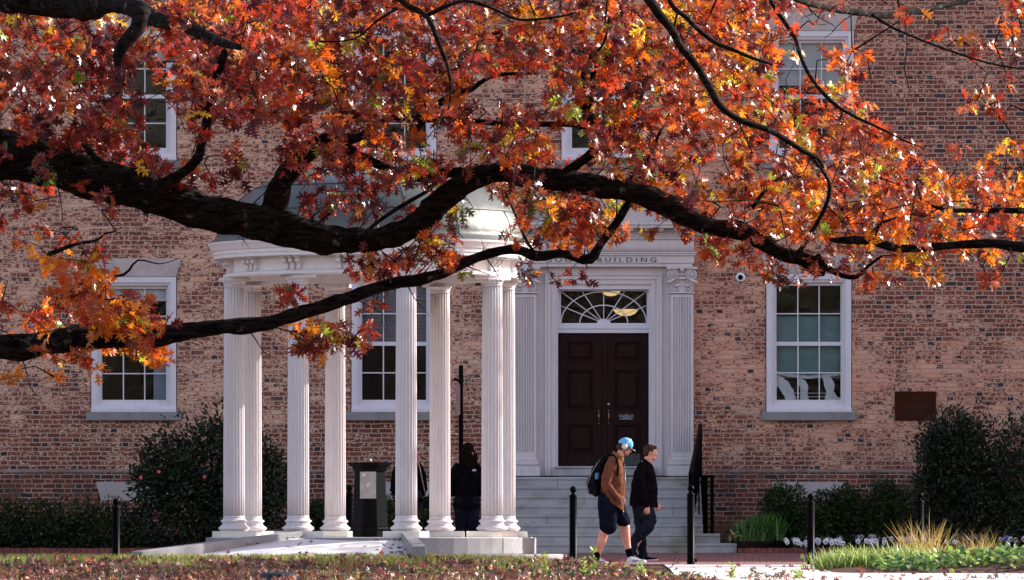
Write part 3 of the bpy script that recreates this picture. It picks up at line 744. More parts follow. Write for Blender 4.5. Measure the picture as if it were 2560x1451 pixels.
# double door
def door_leaf(x0, x1, panels, hx, right):
    m = MB(); y = DW+.10; z0, z1 = WZ(1166), WZ(833)
    rows = sorted([(WZ(b),WZ(t)) for (a,c,t,b) in panels]); a, c = WX(panels[0][0]), WX(panels[0][1])
    X0, X1 = WX(x0), WX(x1)
    m.box(X0,a,y,y+.05,z0,z1); m.box(c,X1,y,y+.05,z0,z1)
    z = z0
    for (pa,pb) in rows+[(z1,z1)]: m.box(a,c,y,y+.05,z,pa); z = pb
    for (pa,pb) in rows:
        molding_frame(m, a, c, pa, pb, .018, y-.012, y+.04)
        molding_frame(m, a+.018, c-.018, pa+.018, pb-.018, .014, y+.012, y+.045)
        g = .032; i0, i1, j0, j1 = a+g, c-g, pa+g, pb-g; k = .055
        q = MB; v = [(i0,y+.035,j0),(i1,y+.035,j0),(i1,y+.035,j1),(i0,y+.035,j1),(i0+k,y+.012,j0+k),(i1-k,y+.012,j0+k),(i1-k,y+.012,j1-k),(i0+k,y+.012,j1-k)]
        m.add(v, [(4,5,6,7),(0,1,5,4),(1,2,6,5),(2,3,7,6),(3,0,4,7)])
    if right: m.box(X0-.035,X0+.03,y-.022,y-.001,z0+.002,z1-.002)
    d = m.build('door', M['door'], bld); bevel(d, .003)
    h = MB(); hx = WX(hx); hy = y-.05
    h.tube([(hx,y-.002,WZ(1029)),(hx,hy,WZ(1031)),(hx,hy-.015,WZ(1038)),(hx,hy-.01,WZ(1048)),(hx,hy,WZ(1055)),(hx,y-.002,WZ(1057))], [.012,.013,.016,.013,.011,.012], 8)
    h.sphere((hx,y-.01,WZ(1027)), .02, 8, 6); h.sphere((hx,y-.01,WZ(1059)), .02, 8, 6)
    h.build('handle', M['brass'], d)
    if right:
        h = MB(); h.tube([(hx,y-.023,WZ(1010.5)),(hx,y-.045,WZ(1010.5))], [.024,.02], 14, ref=Vector((0,0,1))); h.build('lock', M['steel'], d)
        h = MB(); h.box(WX(1547.5),WX(1585),y-.012,y-.002,WZ(1049.5),WZ(1034.5)); sg = h.build('notice', M['signblack'], d)
        # text rides on the door (sub-part)
        text_mesh('notice_text', 'Please enter on the South side\nof the building\nand use the main entrance', 3.6*PX, (WX(1566.2), y-.0135, WZ(1041.4)), M['print'], d, width=34*PX, ext=.0008)
        h = MB(); h.tube([(WX(1566.2),y-.0135,WZ(1038.6)),(WX(1566.2),y-.0145,WZ(1035.8))], [.006,.009], 6); h.build('notice_symbol', M['print'], d)
        h = MB(); h.box(WX(1537),WX(1600),y-.006,y-.0,WZ(1163),WZ(1134)); h.build('kick_plate', M['dark_metal'], d)
    return d
door_leaf(1397,1509, [(1417.5,1483.5,854,902.5),(1417.5,1483.5,924.5,1025),(1417.5,1483.5,1060,1132)], 1497, False)
door_leaf(1512.5,1621.5, [(1535,1600.5,854,902.5),(1535,1600.5,924.5,1025),(1535,1600.5,1060,1132)], 1521.6, True)
m = MB(); m.box(WX(1384),WX(1634),DW-.28,DW+.25,WZ(1191),WZ(1172)-.001); m.box(WX(1386),WX(1632),DW-.30,DW+.26,WZ(1172),WZ(1166)-.002)
bevel(m.build('threshold', M['step'], bld), .01)
# lit lamps in the hall
for px, py, r in ((1527,728,26),(1564,778,31)):
    d = DW+(2.2 if r < 30 else 3.2); c = Pt(px,py-4,d); k = r*d/F*1.0
    l = empty('pendant_lamp', c, 'warm lit bowl lamp seen through the fanlight, '+('nearer one high at its top edge' if r < 30 else 'farther one behind its right side'), 'lamp', 'lamps in the hall')
    m = MB(); m.lathe([(k,.0),(k*.94,-.03),(k*.74,-.075),(k*.4,-.105),(.01,-.115)], 24, c); m.build('bowl', M['lamp'], l)
    m = MB()
    for a in (0,2.1,4.2): m.tube([(c.x+k*.9*math.cos(a),c.y+k*.9*math.sin(a),c.z),(c.x,c.y,c.z+.45)], .008, 5)
    m.tube([(c.x,c.y,c.z+.45),(c.x,c.y,WZ(500)-.1)], .01, 5); m.build('hanger', M['iron'], l)

# ---- granite steps
st = empty('stone_steps', (WX(1508.5), 111, GZ), 'wide flight of mossy grey granite steps rising to the brown double door', 'steps')
dz = (Z_(1193,112.5)-Z_(1383,110.4))/8; zb = Z_(1383,110.4)
hw = [2.13,1.87]+[1.60]*6
for k in range(8):
    y0 = 110.4+.30*k; cx = 1.52; m = MB()
    y1 = DW-.30 if k == 7 else DW-.05-.002*k
    jr = random.Random(k+11); cuts = [cx-hw[k]]+sorted(cx+hw[k]*jr.uniform(-.75,.75) for _ in range(1+(k%2)))+[cx+hw[k]]
    for a, b in zip(cuts, cuts[1:]):
        dy = jr.uniform(-.004,.004); zt_ = zb+dz*(k+1)+jr.uniform(-.002,.002)
        m.box(a+.002,b-.002,y0+dy,y1,zb+dz*k-(.3 if k == 0 else -.0015),zt_)
        m.box(a+.001,b-.001,y0-.022+dy,y0+.05,zt_-.045,zt_+.0015)
    bevel(m.build('step', M['step'], st), .008, 2)
# ---- railings
def railing(sg, label):
    xw = lambda x: 1.52+sg*(x-1.52)
    r = empty('iron_railing', (xw(3.1), 111.8, zb+dz*2), label, 'railing')
    a = Vector((xw(3.13),112.95,zb+dz*8)); b = Vector((xw(2.90),110.62,zb+dz*1))
    ha, hb = Z_(1063,112.95)-a.z, Z_(1184,110.62)-b.z
    m = MB(); m.tube([a+Vector((0,0,ha)), b+Vector((0,0,hb)), b+Vector((0,-.12,hb-.04))], .03, 8); m.tube([a+Vector((0,0,.1)), b+Vector((0,0,.12))], .014, 6)
    m.build('handrail', M['iron'], r)
    for k, (p, h) in enumerate(((a,ha),(b,hb))):
        m = MB(); m.box(p.x-.028,p.x+.028,p.y-.028,p.y+.028,p.z,p.z+h+.01); m.build('post', M['iron'], r)
    n = 30
    for k in range(1,n):
        t = k/n; p = a+(b-a)*t; h = ha+(hb-ha)*t
        m = MB(); m.tube([p+Vector((0,0,.1)), p+Vector((0,0,h-.005))], .017, 6); m.build('baluster', M['iron'], r)
    # side guard standing on the second step
    zs, zt = zb+dz*2, Z_(1191,111.5)
    m = MB(); xa, xb = xw(3.00), xw(3.28)
    m.tube([(xa,111.35,zt),(xb,111.5,zt)], .02, 8); m.tube([(xa,111.35,zt-.10),(xb,111.5,zt-.10)], .013, 6); m.tube([(xa,111.35,zs+.24),(xb,111.5,zs+.24)], .013, 6)
    m.tube([(xb,111.5,zt),(xb,112.9,zt)], .018, 8); m.build('guard_rail', M['iron'], r)
    for q in (.22,.52,.70): m = MB(); x = xa+(xb-xa)*q; m.tube([(x,111.35+.15*q,zs),(x,111.35+.15*q,zt)], .0125, 6); m.build('baluster', M['iron'], r)
    m = MB(); m.box(xb-.03,xb+.03,111.47,111.53,zs,zt+.02); m.build('post', M['iron'], r)
railing(1, 'black iron stair railing on the right side of the granite steps')

# ---- fittings on the wall
c = Vector((WX(1851), DW, WZ(694)))
sc = empty('security_camera', c, 'round white dome camera with dark lens on the brick wall right of the doorway', 'security camera')
m = MB(); m.tube([c+Vector((0,.0,0)), c+Vector((0,-.03,0)), c+Vector((0,-.055,0))], [.082,.082,.06], 24); m.build('housing', M['camwhite'], sc)
m = MB(); m.sphere(c+Vector((0,-.055,0)), .043, 14, 10); m.build('lens', M['bgranite'], sc)
pq = empty('bronze_plaque', (WX(2288), DW, WZ(1016)), 'brown bronze memorial plaque with raised lettering on the brick wall', 'plaque')
m = MB(); m.box(WX(2237),WX(2340),DW-.03,DW-.001,WZ(1052),WZ(979)); bevel(m.build('plate', M['plaque'], pq), .004)
m = MB(); rr = random.Random(3)
for py, w in ((991,36),(998,18),(1009,44),(1014,74),(1019.5,76),(1025,50),(1030,50),(1036,70),(1041,40)):
    x = 2288-w/2
    while x < 2288+w/2:
        l = rr.uniform(3,9); m.box(WX(x),WX(min(x+l,2288+w/2)),DW-.034,DW-.0302,WZ(py+1.1),WZ(py-1.1)); x += l+1.6
m.build('raised_lettering', M['plaque_dark'], pq)
# ---------------------------------------------------------------- the domed rotunda
DC = 95.5; S = F/DC
wc = Vector((X_(928,DC), DC, Z_(1344.5,DC)))
well = empty('domed_rotunda', wc, 'white round colonnade with eight fluted columns under a grey metal dome', 'rotunda')
def zz(py): return Z_(py, DC)
def ang(phi, r):   # phi measured from the side facing the camera, positive to the right
    return Vector((wc.x+r*math.sin(R(phi)), wc.y-r*math.cos(R(phi)), 0))
# base: drum of curved granite blocks, lower slab
m = MB()
def block(m, a0, a1, r0, r1, z0, z1, n=8):
    v = []; 
    for k in range(n+1):
        a = a0+(a1-a0)*k/n
        for r in (r0,r1):
            p = ang(a,r)
            for z in (z0,z1): v.append((p.x,p.y,z))
    f = []
    for k in range(n):
        b = 4*k; f += [(b+2,b+6,b+7,b+3),(b+1,b+3,b+7,b+5),(b,b+4,b+6,b+2),(b,b+1,b+5,b+4)]
    f += [(0,2,3,1),(4*n,4*n+1,4*n+3,4*n+2)]
    m.add(v, f)
for k in range(8): block(m, 45*k+8.12, 45*(k+1)+7.88, 1.6, 2.32, zz(1385), zz(1344.5)-.002)
bevel(m.build('base_drum', M['granite'], well), .006)
m = MB()
for k in range(8): block(m, 45*k-9.92, 45*(k+1)-10.08, 1.9, 2.75, zz(1402), zz(1385.3))
bevel(m.build('lower_slab', M['granite'], well), .008)
m = MB(); m.prism_z([(wc.x+2.27*math.cos(2*math.pi*k/64), wc.y+2.27*math.sin(2*math.pi*k/64)) for k in range(64)], zz(1395), zz(1344.5)+.004)
m.build('floor', M['floor'], well)
# columns
zA, zPl, zSh0, zSh1, zAb = zz(1344.5)+.005, zz(1328.2), zz(1296), zz(718), zz(698)
def flute(r, z, a):
    k = (a*20/(2*math.pi))%1.0
    return r-.0135*max(0, math.sin(math.pi*min(1,max(0,(k-.12)/.76))))**.6
def column(phi):
    p = ang(phi, 1.966)
    tx = {-76:585,-31:745.5,14:1015.5,59:1230.5,104:1262,149:1099.7,194:838,239:628}[phi]; p.x = X_(tx, p.y)
    c = (p.x,p.y,0); m = MB(); pr = []
    N = 9
    for i in range(N+1):
        t = i/N; r = .150-.012*t**1.6
        pr.append((r, zSh0+.03+(zSh1-zSh0-.06)*t))
    m.lathe(pr, 160, c, True, flute)
    m.lathe([(.152,zSh0),(.150,zSh0+.012),(.149,zSh0+.0301)], 48, c); m.lathe([(.139,zSh1-.0301),(.139,zSh1-.012),(.141,zSh1)], 48, c)
    sh = m.build('column', M['marble'], well)
    h = zSh0-zPl
    m = MB(); pr = [(.19,zPl)]
    def torus(r0, z0, z1, bul): return [(r0+bul*math.sin(math.pi*i/8), z0+(z1-z0)*i/8) for i in range(9)]
    pr += torus(.178, zPl+.001, zPl+h*.42, .042)+[(.182,zPl+h*.45),(.172,zPl+h*.47),(.160,zPl+h*.55),(.160,zPl+h*.62),(.170,zPl+h*.66)]+torus(.166, zPl+h*.67, zPl+h*.86, .022)+[(.166,zPl+h*.88),(.158,zPl+h*.9),(.153,zPl+h)]
    m.lathe(pr, 48, c); m.build('column_base', M['marble'], sh)
    a = R(phi)
    def sq(hw, z0, z1):
        return [(p.x+u*math.cos(a)-v*-math.sin(a), p.y+u*math.sin(a)+v*math.cos(a)) for u, v in ((-hw,-hw),(hw,-hw),(hw,hw),(-hw,hw))]
    m = MB(); m.prism_z(sq(.262,0,0), zA, zPl-.001); bevel(m.build('plinth_block', M['plinth'], sh), .006)
    m = MB(); hc = zAb-zSh1
    m.lathe([(.136,zSh1+.001),(.150,zSh1+.012),(.144,zSh1+.022),(.150,zSh1+.03),(.172,zSh1+.055),(.178,zSh1+hc*.55)], 40, c)
    m.prism_z(sq(.188,0,0), zSh1+hc*.56, zAb-.001); bevel(m.build('capital', M['marble'], sh), .005)
for k in range(8): column(-76+45*k)
# ring beam, frieze and cornice
q = 1/S
m = MB()
prof = [(323,698),(368,698),(370,695),(370,689),(362,687.5),(357,684),(357,656),(360,653.5),(372,652.5),(393,652),(394,651.5),(394,644),(396,642),(396,634),(399,632),(400,629),(404,621),(407,617),(408,612),(404,611.5),(323,611.5)]
pr = [(a*q, zz(b)) for a,b in prof]
m.lathe(pr+[pr[0]], 128, (wc.x,wc.y,0), True, closed=False)
for i in range(len(m.sm)): m.sm[i] = False if True else m.sm[i]
en = m.build('entablature', M['entab'], well)
for p in en.data.polygons: p.use_smooth = False
# ceiling
m = MB(); m.lathe([(.05,zz(640)),(322.9*q,zz(655)),(322.9*q,zz(650)),(.05,zz(636))], 64, (wc.x,wc.y,0)); m.build('ceiling', M['entab'], well)
for k in range(16):
    m = MB(); phi = -76+22.5*k
    for j in (-1,0,1):
        a = R(phi+j*2.9); t = Vector((math.cos(a), math.sin(a), 0)); rad = Vector((math.sin(a), -math.cos(a), 0))
        c0 = Vector((wc.x,wc.y,0)); hw = .028
        pf = [(355.5,686.8),(364,686.5),(367,682),(363,677),(366,671),(374,667),(376,661),(372,658),(382,656),(388,652.6),(355.5,652.6)]
        v = []
        for s in (-1,1):
            for r, py in pf:
                p = c0+rad*(r*q)+t*(s*hw); v.append((p.x,p.y,zz(py)))
        n = len(pf)
        m.add(v, [tuple(range(n)), tuple(range(2*n-1,n-1,-1))]+[(i,(i+1)%n,(i+1)%n+n,i+n) for i in range(n)])
    m.build('bracket', M['entab'], well)
# dome in overlapping bands with standing seams
Rb, H = 384, 188; y0 = 596
def dr(py):
    if py >= y0: return 384+(404-384)*((py-y0)/(611-y0))**1.3
    return Rb*math.sqrt(max(0,1-((y0-py)/H)**2))
bands = [(611,535),(535,473),(473,427),(427,408.2)]
m = MB(); sm_ = MB()
for bi, (pb, pt) in enumerate(bands):
    pr = []; n = 14
    for i in range(n+1):
        py = pb+(pt-pb)*i/n; pr.append(((dr(py)+1.6*(1-i/n)**3)*q, zz(py+(.8 if i == 0 and bi else 0))))
    m.lathe(pr, 96, (wc.x,wc.y,0), True, closed=False)
    if bi < 3:
        ns = (12,12,10)[bi]
        for k in range(ns):
            phi = 360/ns*(k+(.5 if bi%2 else .18))
            pts = [ang(phi, (dr(pb+(pt-pb)*i/8)+1.3)*q)+Vector((0,0,zz(pb+(pt-pb)*i/8))) for i in range(9)]
            sm_.tube(pts, .006, 5)
        pts = [ang(a, (dr(pt)+1.6)*q)+Vector((0,0,zz(pt-.5))) for a in range(0,361,4)]
        sm_.tube(pts, .0065, 5)
d = m.build('dome', M['dome'], well)
sm_.build('seams', M['seam'], d)
m = MB(); m.lathe([(.36,zz(409)),(.36,zz(405)),(.12,zz(402)),(.06,zz(396)),(.09,zz(388)),(.10,zz(382)),(.07,zz(375)),(.01,zz(368))], 24, (wc.x,wc.y,0)); m.build('finial', M['dome'], well)
# access ramp with granite side walls
def P3(px,py,d): return Pt(px,py,d)
m = MB()
tl, tr_ = Vector((X_(745,93.4),93.45,zz(1344.5)+.002)), Vector((X_(1003,93.4),93.45,zz(1344.5)+.002))
bl, br = Vector((X_(372,91.3),91.3,lerpz(91.3)+.075)), Vector((X_(1040,91.3),91.3,lerpz(91.3)+.085))
n = 10
for i in range(n+1):
    t = i/n; a = tl+(bl-tl)*t; b = tr_+(br-tr_)*t; m.v += [tuple(a),tuple(b)]
for i in range(n): m.f.append((2*i,2*i+1,2*i+3,2*i+2)); m.sm.append(True)
m.quad(tuple(bl),tuple(br),(br.x,br.y,br.z-.3),(bl.x,bl.y,bl.z-.3))
m.build('ramp', M['floor'], well)
def sidewall(a, b, w0, w1, zt0, zt1):
    m = MB(); t = (b-a).normalized(); s = Vector((t.y,-t.x,0)).normalized(); n = 3
    vs = []
    for i in range(n+1):
        u = i/n; p = a+(b-a)*u; w = (w0+(w1-w0)*u)/2; z = zt0+(zt1-zt0)*u
        vs += [(p.x-s.x*w,p.y-s.y*w,z),(p.x+s.x*w,p.y+s.y*w,z),(p.x+s.x*w,p.y+s.y*w,z-.55),(p.x-s.x*w,p.y-s.y*w,z-.55)]
    f = [(0,1,2,3),(4*n,4*n+3,4*n+2,4*n+1)]
    for i in range(n): b_ = 4*i; f += [(b_+k,b_+(k+1)%4,b_+4+(k+1)%4,b_+4+k) for k in range(4)]
    m.add(vs, f); bevel(m.build('ramp_wall', M['granite'], well), .01)
sidewall(Vector((X_(745,93.6),93.6,0)), Vector((X_(340,91.2),91.2,0)), .2, .2, Z_(1328,93.6), Z_(1379,91.2))
sidewall(Vector((X_(1014,93.7),93.7,0)), Vector((X_(1048,91.0),91.0,0)), .17, .19, Z_(1327,93.7), Z_(1366,91.0))
# leaves on the ramp
n = 60; p = []
for i in range(n):
    u = rng.random()**.7; e = rng.choice([rng.uniform(0,.12),rng.uniform(.8,1.0),rng.random()], p=[.35,.4,.25])
    a = tl+(bl-tl)*u; b = tr_+(br-tr_)*u; c = a+(b-a)*e; p.append((c.x,c.y,c.z+.012+rng.uniform(0,.02)))
o = leaves_mesh('ramp_leaves', OAKLO, p, rdir(n)*np.array([1,1,.2]), rdir(n)*.6+np.array([0,0,.8]), rng.uniform(.07,.12,n), pal[rng.choice(len(pal),n,p=wts)], M['litter'], fold=.6, curl=.6, origin=(wc.x,92,1))
tag(o, 'fallen oak leaves blown against the granite walls of the ramp', 'fallen leaves', kind='stuff')

# ---- drinking fountain in the middle
fc = Vector((X_(925,DC), DC, zz(1343)))
ft = empty('drinking_fountain', fc, 'black polished granite drinking fountain standing in the middle of the colonnade', 'drinking fountain')
def octa(m, r0, z0, r1, z1):
    v = []
    for r, z in ((r0,z0),(r1,z1)):
        for k in range(8):
            a = R(22.5+45*k); v.append((fc.x+r/math.cos(R(22.5))*math.cos(a), fc.y+r/math.cos(R(22.5))*math.sin(a), z))
    m.add(v, [tuple(range(7,-1,-1)), tuple(range(8,16))]+[(k,(k+1)%8,(k+1)%8+8,k+8) for k in range(8)])
m = MB(); octa(m, 43*q, zz(1343), 43*q, zz(1324)); octa(m, 47*q, zz(1324)+.001, 46*q, zz(1318)); octa(m, 43*q, zz(1318)+.001, 37.5*q, zz(1179)); bevel(m.build('pedestal', M['bgranite'], ft), .006)
m = MB(); octa(m, 40*q, zz(1179)+.001, 44*q, zz(1172)); octa(m, 44*q, zz(1172)+.001, 44*q, zz(1168)); octa(m, 49*q, zz(1168)+.001, 51*q, zz(1163)); octa(m, 55*q, zz(1163)+.001, 56*q, zz(1157)); bevel(m.build('basin', M['bgranite'], ft), .005)
m = MB(); yf = DC-38.5*q; tilt = lambda z: (zz(1179)-z)/(zz(1179)-zz(1318))*5.5*q
za, zb_ = zz(1180), zz(1247)
x0, x1 = fc.x-24*q, fc.x+16*q
pv = [(x0,yf-tilt(zb_)-.008,zb_),(x1,yf-tilt(zb_)-.008,zb_),(x1,yf-tilt(za)-.008,za),(x0,yf-tilt(za)-.008,za)]
m.add(pv+[(x,y+.02,z) for x,y,z in pv], [(0,1,2,3),(4,7,6,5),(0,4,5,1),(1,5,6,2),(2,6,7,3),(3,7,4,0)])
pl = m.build('access_plate', M['steel'], ft)
m = MB()
for py in (1186,1189.5): z = zz(py); m.box(x0+5*q,x0+13*q,yf-tilt(z)-.012,yf-tilt(z)-.0075,z-.006,z+.006)
z = zz(1214)
cm = (x0+x1)/2; m.tube([(cm+.018*math.cos(a),yf-tilt(z)-.012,z+.02*math.sin(a)) for a in [i*.35 for i in range(15)]], .004, 5, ref=Vector((0,1,0))); m.tube([(cm-.005,yf-tilt(z)-.012,z-.018),(cm+.006,yf-tilt(z)-.012,z+.012)], .004, 5)
m.build('plate_marking', M['print'], ft)
m = MB(); m.tube([(fc.x+2*q,DC,zz(1157)),(fc.x+2*q,DC,zz(1152)),(fc.x-1*q,DC-.02,zz(1149.5)),(fc.x-4*q,DC-.03,zz(1151))], [.014,.014,.012,.010], 8); m.build('spout', M['steel'], ft)

# ---- bollards and signpost
def make_bollard():
    r = empty('bollard', (0,0,0))
    m = MB(); m.lathe([(.058,0),(.058,.02),(.052,.03),(.052,.955)], 16); m.build('post', M['iron'], r)
    m = MB(); m.lathe([(.0535,.955),(.0555,.962),(.054,.975),(.03,.995),(.02,1.003),(.021,1.012),(.028,1.018)], 16); m.build('collar', M['iron'], r)
    m = MB(); m.sphere((0,0,1.055), .047, 18, 12); m.build('ball', M['iron'], r)
    return r
pb = make_bollard()
BL = [(290,1246,94.5,'before the big shrub, leftmost of the row'),(873,1212,98.6,'behind the colonnade, left of the fountain'),
      (1433,1216,93.6,'at the end of the low granite slab'),(1727,1213,94.0,'before the stair railing'),
      (2027,1234,94.0,'at the left end of the grass tufts'),(2300,1231,97.0,'behind the golden grass, rightmost of the row')]
for i, (px, top, d, lb) in enumerate(BL):
    o = pb if i == 0 else copy_tree(pb)
    o.location = (X_(px,d), d, Z_(top,d)-1.102)
    tag(o, 'black ball topped bollard '+lb, 'bollard', 'ball topped bollards along the walk')
    o.rotation_euler.z = .7*i
# hasp on the bollard beside the path
m = MB(); p = Pt(1711,1402,94.0); m.box(p.x-.035,p.x+.02,93.98,94.02,p.z+.018,p.z+.024); m.box(p.x-.035,p.x+.02,93.98,94.02,p.z-.024,p.z-.018); m.box(p.x-.041,p.x-.035,93.98,94.02,p.z-.024,p.z+.024)
hasp_parent = [o for o in bpy.data.objects if o.get('label','').find('before the stair railing') >= 0][0]
m.build('hasp', M['iron'], hasp_parent)
sp = empty('banner_post', (X_(1152.5,104),104,lerpz(104)), 'tall black post with a small hanging banner behind the colonnade', 'post')
m = MB(); zt = Z_(913,104); x = X_(1152.5,104); m.lathe([(.034,lerpz(104)-.1),(.034,zt-.02),(.028,zt-.004),(.01,zt)], 14, (x,104,0)); m.build('pole', M['iron'], sp)
m = MB(); z = Z_(952,104); e = Vector((X_(1139,104)+.0,103.45,z+.01)); m.tube([(x,104.04,z-.01),e], .017, 8); m.sphere(e, .024, 8, 6); m.tube([(x,104,z-.02),(x,104,z+.012)], .042, 12); m.build('bracket', M['iron'], sp)
m = MB(); z0, z1 = Z_(1038,104), Z_(962,104); xa, xb = X_(1140,104), X_(1149.5,104)
m.add([(xa,103.5,z0),(xb,103.95,z0),(xb,103.95,z1),(xa,103.5,z1),(xa+.006,103.497,z0),(xb+.006,103.947,z0),(xb+.006,103.947,z1),(xa+.006,103.497,z1)], [(0,1,2,3),(4,7,6,5),(0,4,5,1),(1,5,6,2),(2,6,7,3),(3,7,4,0)])
bn = m.build('banner', simple('banner_cloth', (.16,.12,.13), (.2,.15,.16), 5, .8, 0, 0), sp)
# ---------------------------------------------------------------- shrubs and bed
EG = np.array([(.009,.022,.014),(.014,.034,.020),(.010,.028,.017),(.028,.06,.032),(.006,.015,.010)])
GR = np.array([(.013,.034,.010),(.022,.055,.014),(.010,.026,.009),(.035,.08,.018),(.007,.018,.007)])
def shrub(name, label, cat, blobs, size, n, cols, d, group=None, tmpl=OVAL, base_py=1385, spread=1.0, width=1.0, droop=0):
    """blobs: (px,py,rx_px,rz_px,ry_m,weight)"""
    s = d/F; base = Vector((X_(blobs[0][0],d), d, lerpz(d)-.02))
    r = empty(name, base, label, cat, group)
    P_, D_ = [], []
    w = np.array([b[5]*b[2]*b[3] for b in blobs], float); w /= w.sum()
    ns = rng.multinomial(n, w)
    for b, k in zip(blobs, ns):
        c = np.array(Pt(b[0],b[1],d)); rad = np.array([b[2]*s, b[4], b[3]*s])
        u = rdir(k); rr = (1-rng.random(k)**2.2*.75)[:,None]
        nz = np.array([mnoise.fractal(Vector(q*2.3)+Vector((b[0],0,0)), 1, 2, 3) for q in u])[:,None]
        p = c+u*rad*rr*(1+.55*nz)
        P_.append(p); D_.append(u+rng.normal(size=(k,3))*.6)
    p = np.vstack(P_); dd = np.vstack(D_)+np.array([0,-.1,.15-droop])
    ok = p[:,2] > lerpz(d)-.02; p = p[ok]; dd = dd[ok]; n = len(p)
    nn = rdir(n)*.8+np.array([.1,-.3,.8])
    leaves_mesh('foliage', tmpl, p, dd, nn, rng.uniform(.7,1.25,n)*size, cols[rng.integers(0,len(cols),n)]*rng.uniform(.6,1.4,(n,1)), M['shrubleaf'], r, fold=.3, curl=.3, width=width)
    m = MB(); rr = random.Random(len(label))
    for k in range(14):
        b = blobs[k%len(blobs)]; c = Pt(b[0]+rr.uniform(-.6,.6)*b[2], b[1]+rr.uniform(-.6,.6)*b[3], d); c.y += rr.uniform(-.5,.5)*b[4]
        a = base+Vector((rr.uniform(-.12,.12),rr.uniform(-.1,.1),-.03)); mid = (a+c)/2+Vector((rr.uniform(-.1,.1),0,.05))
        m.tube([a,mid,c], [.02,.013,.005], 5)
    m.build('stems', M['bark'], r)
    return r
cam = shrub('camellia_bush', 'big dark green flowering shrub with a few pink blooms left of the columns', 'bush',
  [(520,1180,150,130,.75,1),(470,1280,135,110,.8,1),(600,1260,100,130,.7,1),(420,1170,75,70,.5,1),(560,1095,75,48,.5,1.1),(375,1210,50,60,.4,1),(640,1170,70,80,.5,1),(690,1230,38,90,.4,.8),(350,1330,40,60,.4,1)], .085, 15000, EG, 111.2)
m = MB()
for px, py in ((397,1180),(352,1195),(511,1193)):
    c = Pt(px,py,110.5)
    for k in range(6):
        a = k*1.05; m.sphere(c+Vector((.016*math.cos(a),-.01,.016*math.sin(a))), .014, 7, 5, (1,.5,1))
m.build('blooms', simple('pink_petals', (.55,.04,.10), (.65,.12,.16), 30, .6, 0, 0), cam)
LH = 'low evergreen shrubs along the wall'
shrub('low_hedge', 'low dark hedge under the basement stone at the far left', 'hedge', [(-40,1320,110,70,.6,1),(120,1325,110,72,.6,1),(260,1325,95,66,.6,1)], .06, 16000, GR*.8, 110.8, LH)
shrub('evergreen_shrub', 'small dark shrub seen between the second and third columns from the left', 'bush', [(800,1300,42,50,.4,1),(770,1320,40,50,.4,1)], .055, 4600, GR, 111.2, LH)
shrub('evergreen_shrub', 'small dark shrub behind the fountain beside the first woman', 'bush', [(985,1292,34,52,.4,1),(1040,1300,42,50,.4,1),(1085,1320,30,40,.4,1)], .055, 5000, GR, 111.2, LH)
shrub('evergreen_shrub', 'bushy dark shrub right of the steps under the right window, leftmost of three', 'bush', [(1965,1280,52,66,.5,1),(1990,1320,65,45,.5,1),(1940,1262,30,48,.4,1)], .055, 8200, GR, 111.0, LH)
shrub('evergreen_shrub', 'bushy dark shrub in front of the pale basement stone, middle one of three', 'bush', [(2085,1285,72,62,.5,1),(2070,1320,80,48,.5,1),(2120,1262,40,46,.4,1)], .055, 8800, GR, 111.0, LH)
shrub('evergreen_shrub', 'loose feathery dark shrub left of the tall right bush, rightmost of three', 'bush', [(2225,1290,66,62,.5,1),(2215,1250,40,44,.4,1),(2180,1315,60,50,.5,1)], .085, 8200, GR, 111.0, LH, tmpl=NARROW)
shrub('tall_bush', 'tall dense dark evergreen bush right of the bronze plaque', 'bush', [(2375,1160,85,125,.7,1),(2350,1260,72,100,.7,1),(2440,1220,110,160,.8,1),(2560,1230,100,170,.8,1),(2390,1085,60,50,.5,1),(2330,1120,36,60,.4,1)], .07, 24000, EG, 111.2)

# mulch bed with brick edging
def bedz(x, y):
    t = sst(y, 109.9, 112.6)
    return lerpz(y)+.035+.235*t+.02*mnoise.noise(Vector((x*1.6,y*1.4,5)))+.012*mnoise.noise(Vector((x*9,y*7,1)))
for x0, x1, nm in ((X_(1843,110.2), 41, 'mulch_bed'), (-37, -0.75, 'mulch_bed')):
    xs = [x0+(min(x1,x0+9)-x0)*i/110 for i in range(111)] if x0 > 0 else [x1-9+9*i/110 for i in range(111)]
    if x0 > 0: xs.append(x1)
    else: xs = [x0]+xs
    sheet(nm, xs, fr(109.86,113.28,22), bedz, M['mulch'], origin=(0,111,1.3))
    e = MB(); x = x0; rr = random.Random(4); zt = Z_(1370.5,109.8)
    xa, xb = (x0, x0+9.5) if x0 > 0 else (x1-9.5, x1)
    x = xa
    while x < xb:
        w = .098*rr.uniform(.92,1.05); h = rr.uniform(-.006,.004); e.box(x,x+w-.008,109.75+rr.uniform(-.006,.006),109.88,lerpz(109.8)-.05,zt+h); x += w
    o = tag(e.build('brick_edging', M['edging'], origin=((xa+xb)/2,109.8,lerpz(109.8))), 'upright dark red brick edging along the '+('flower bed right of the steps' if x0 > 0 else 'shaded bed left of the steps'), 'edging', 'brick edgings of the two beds')
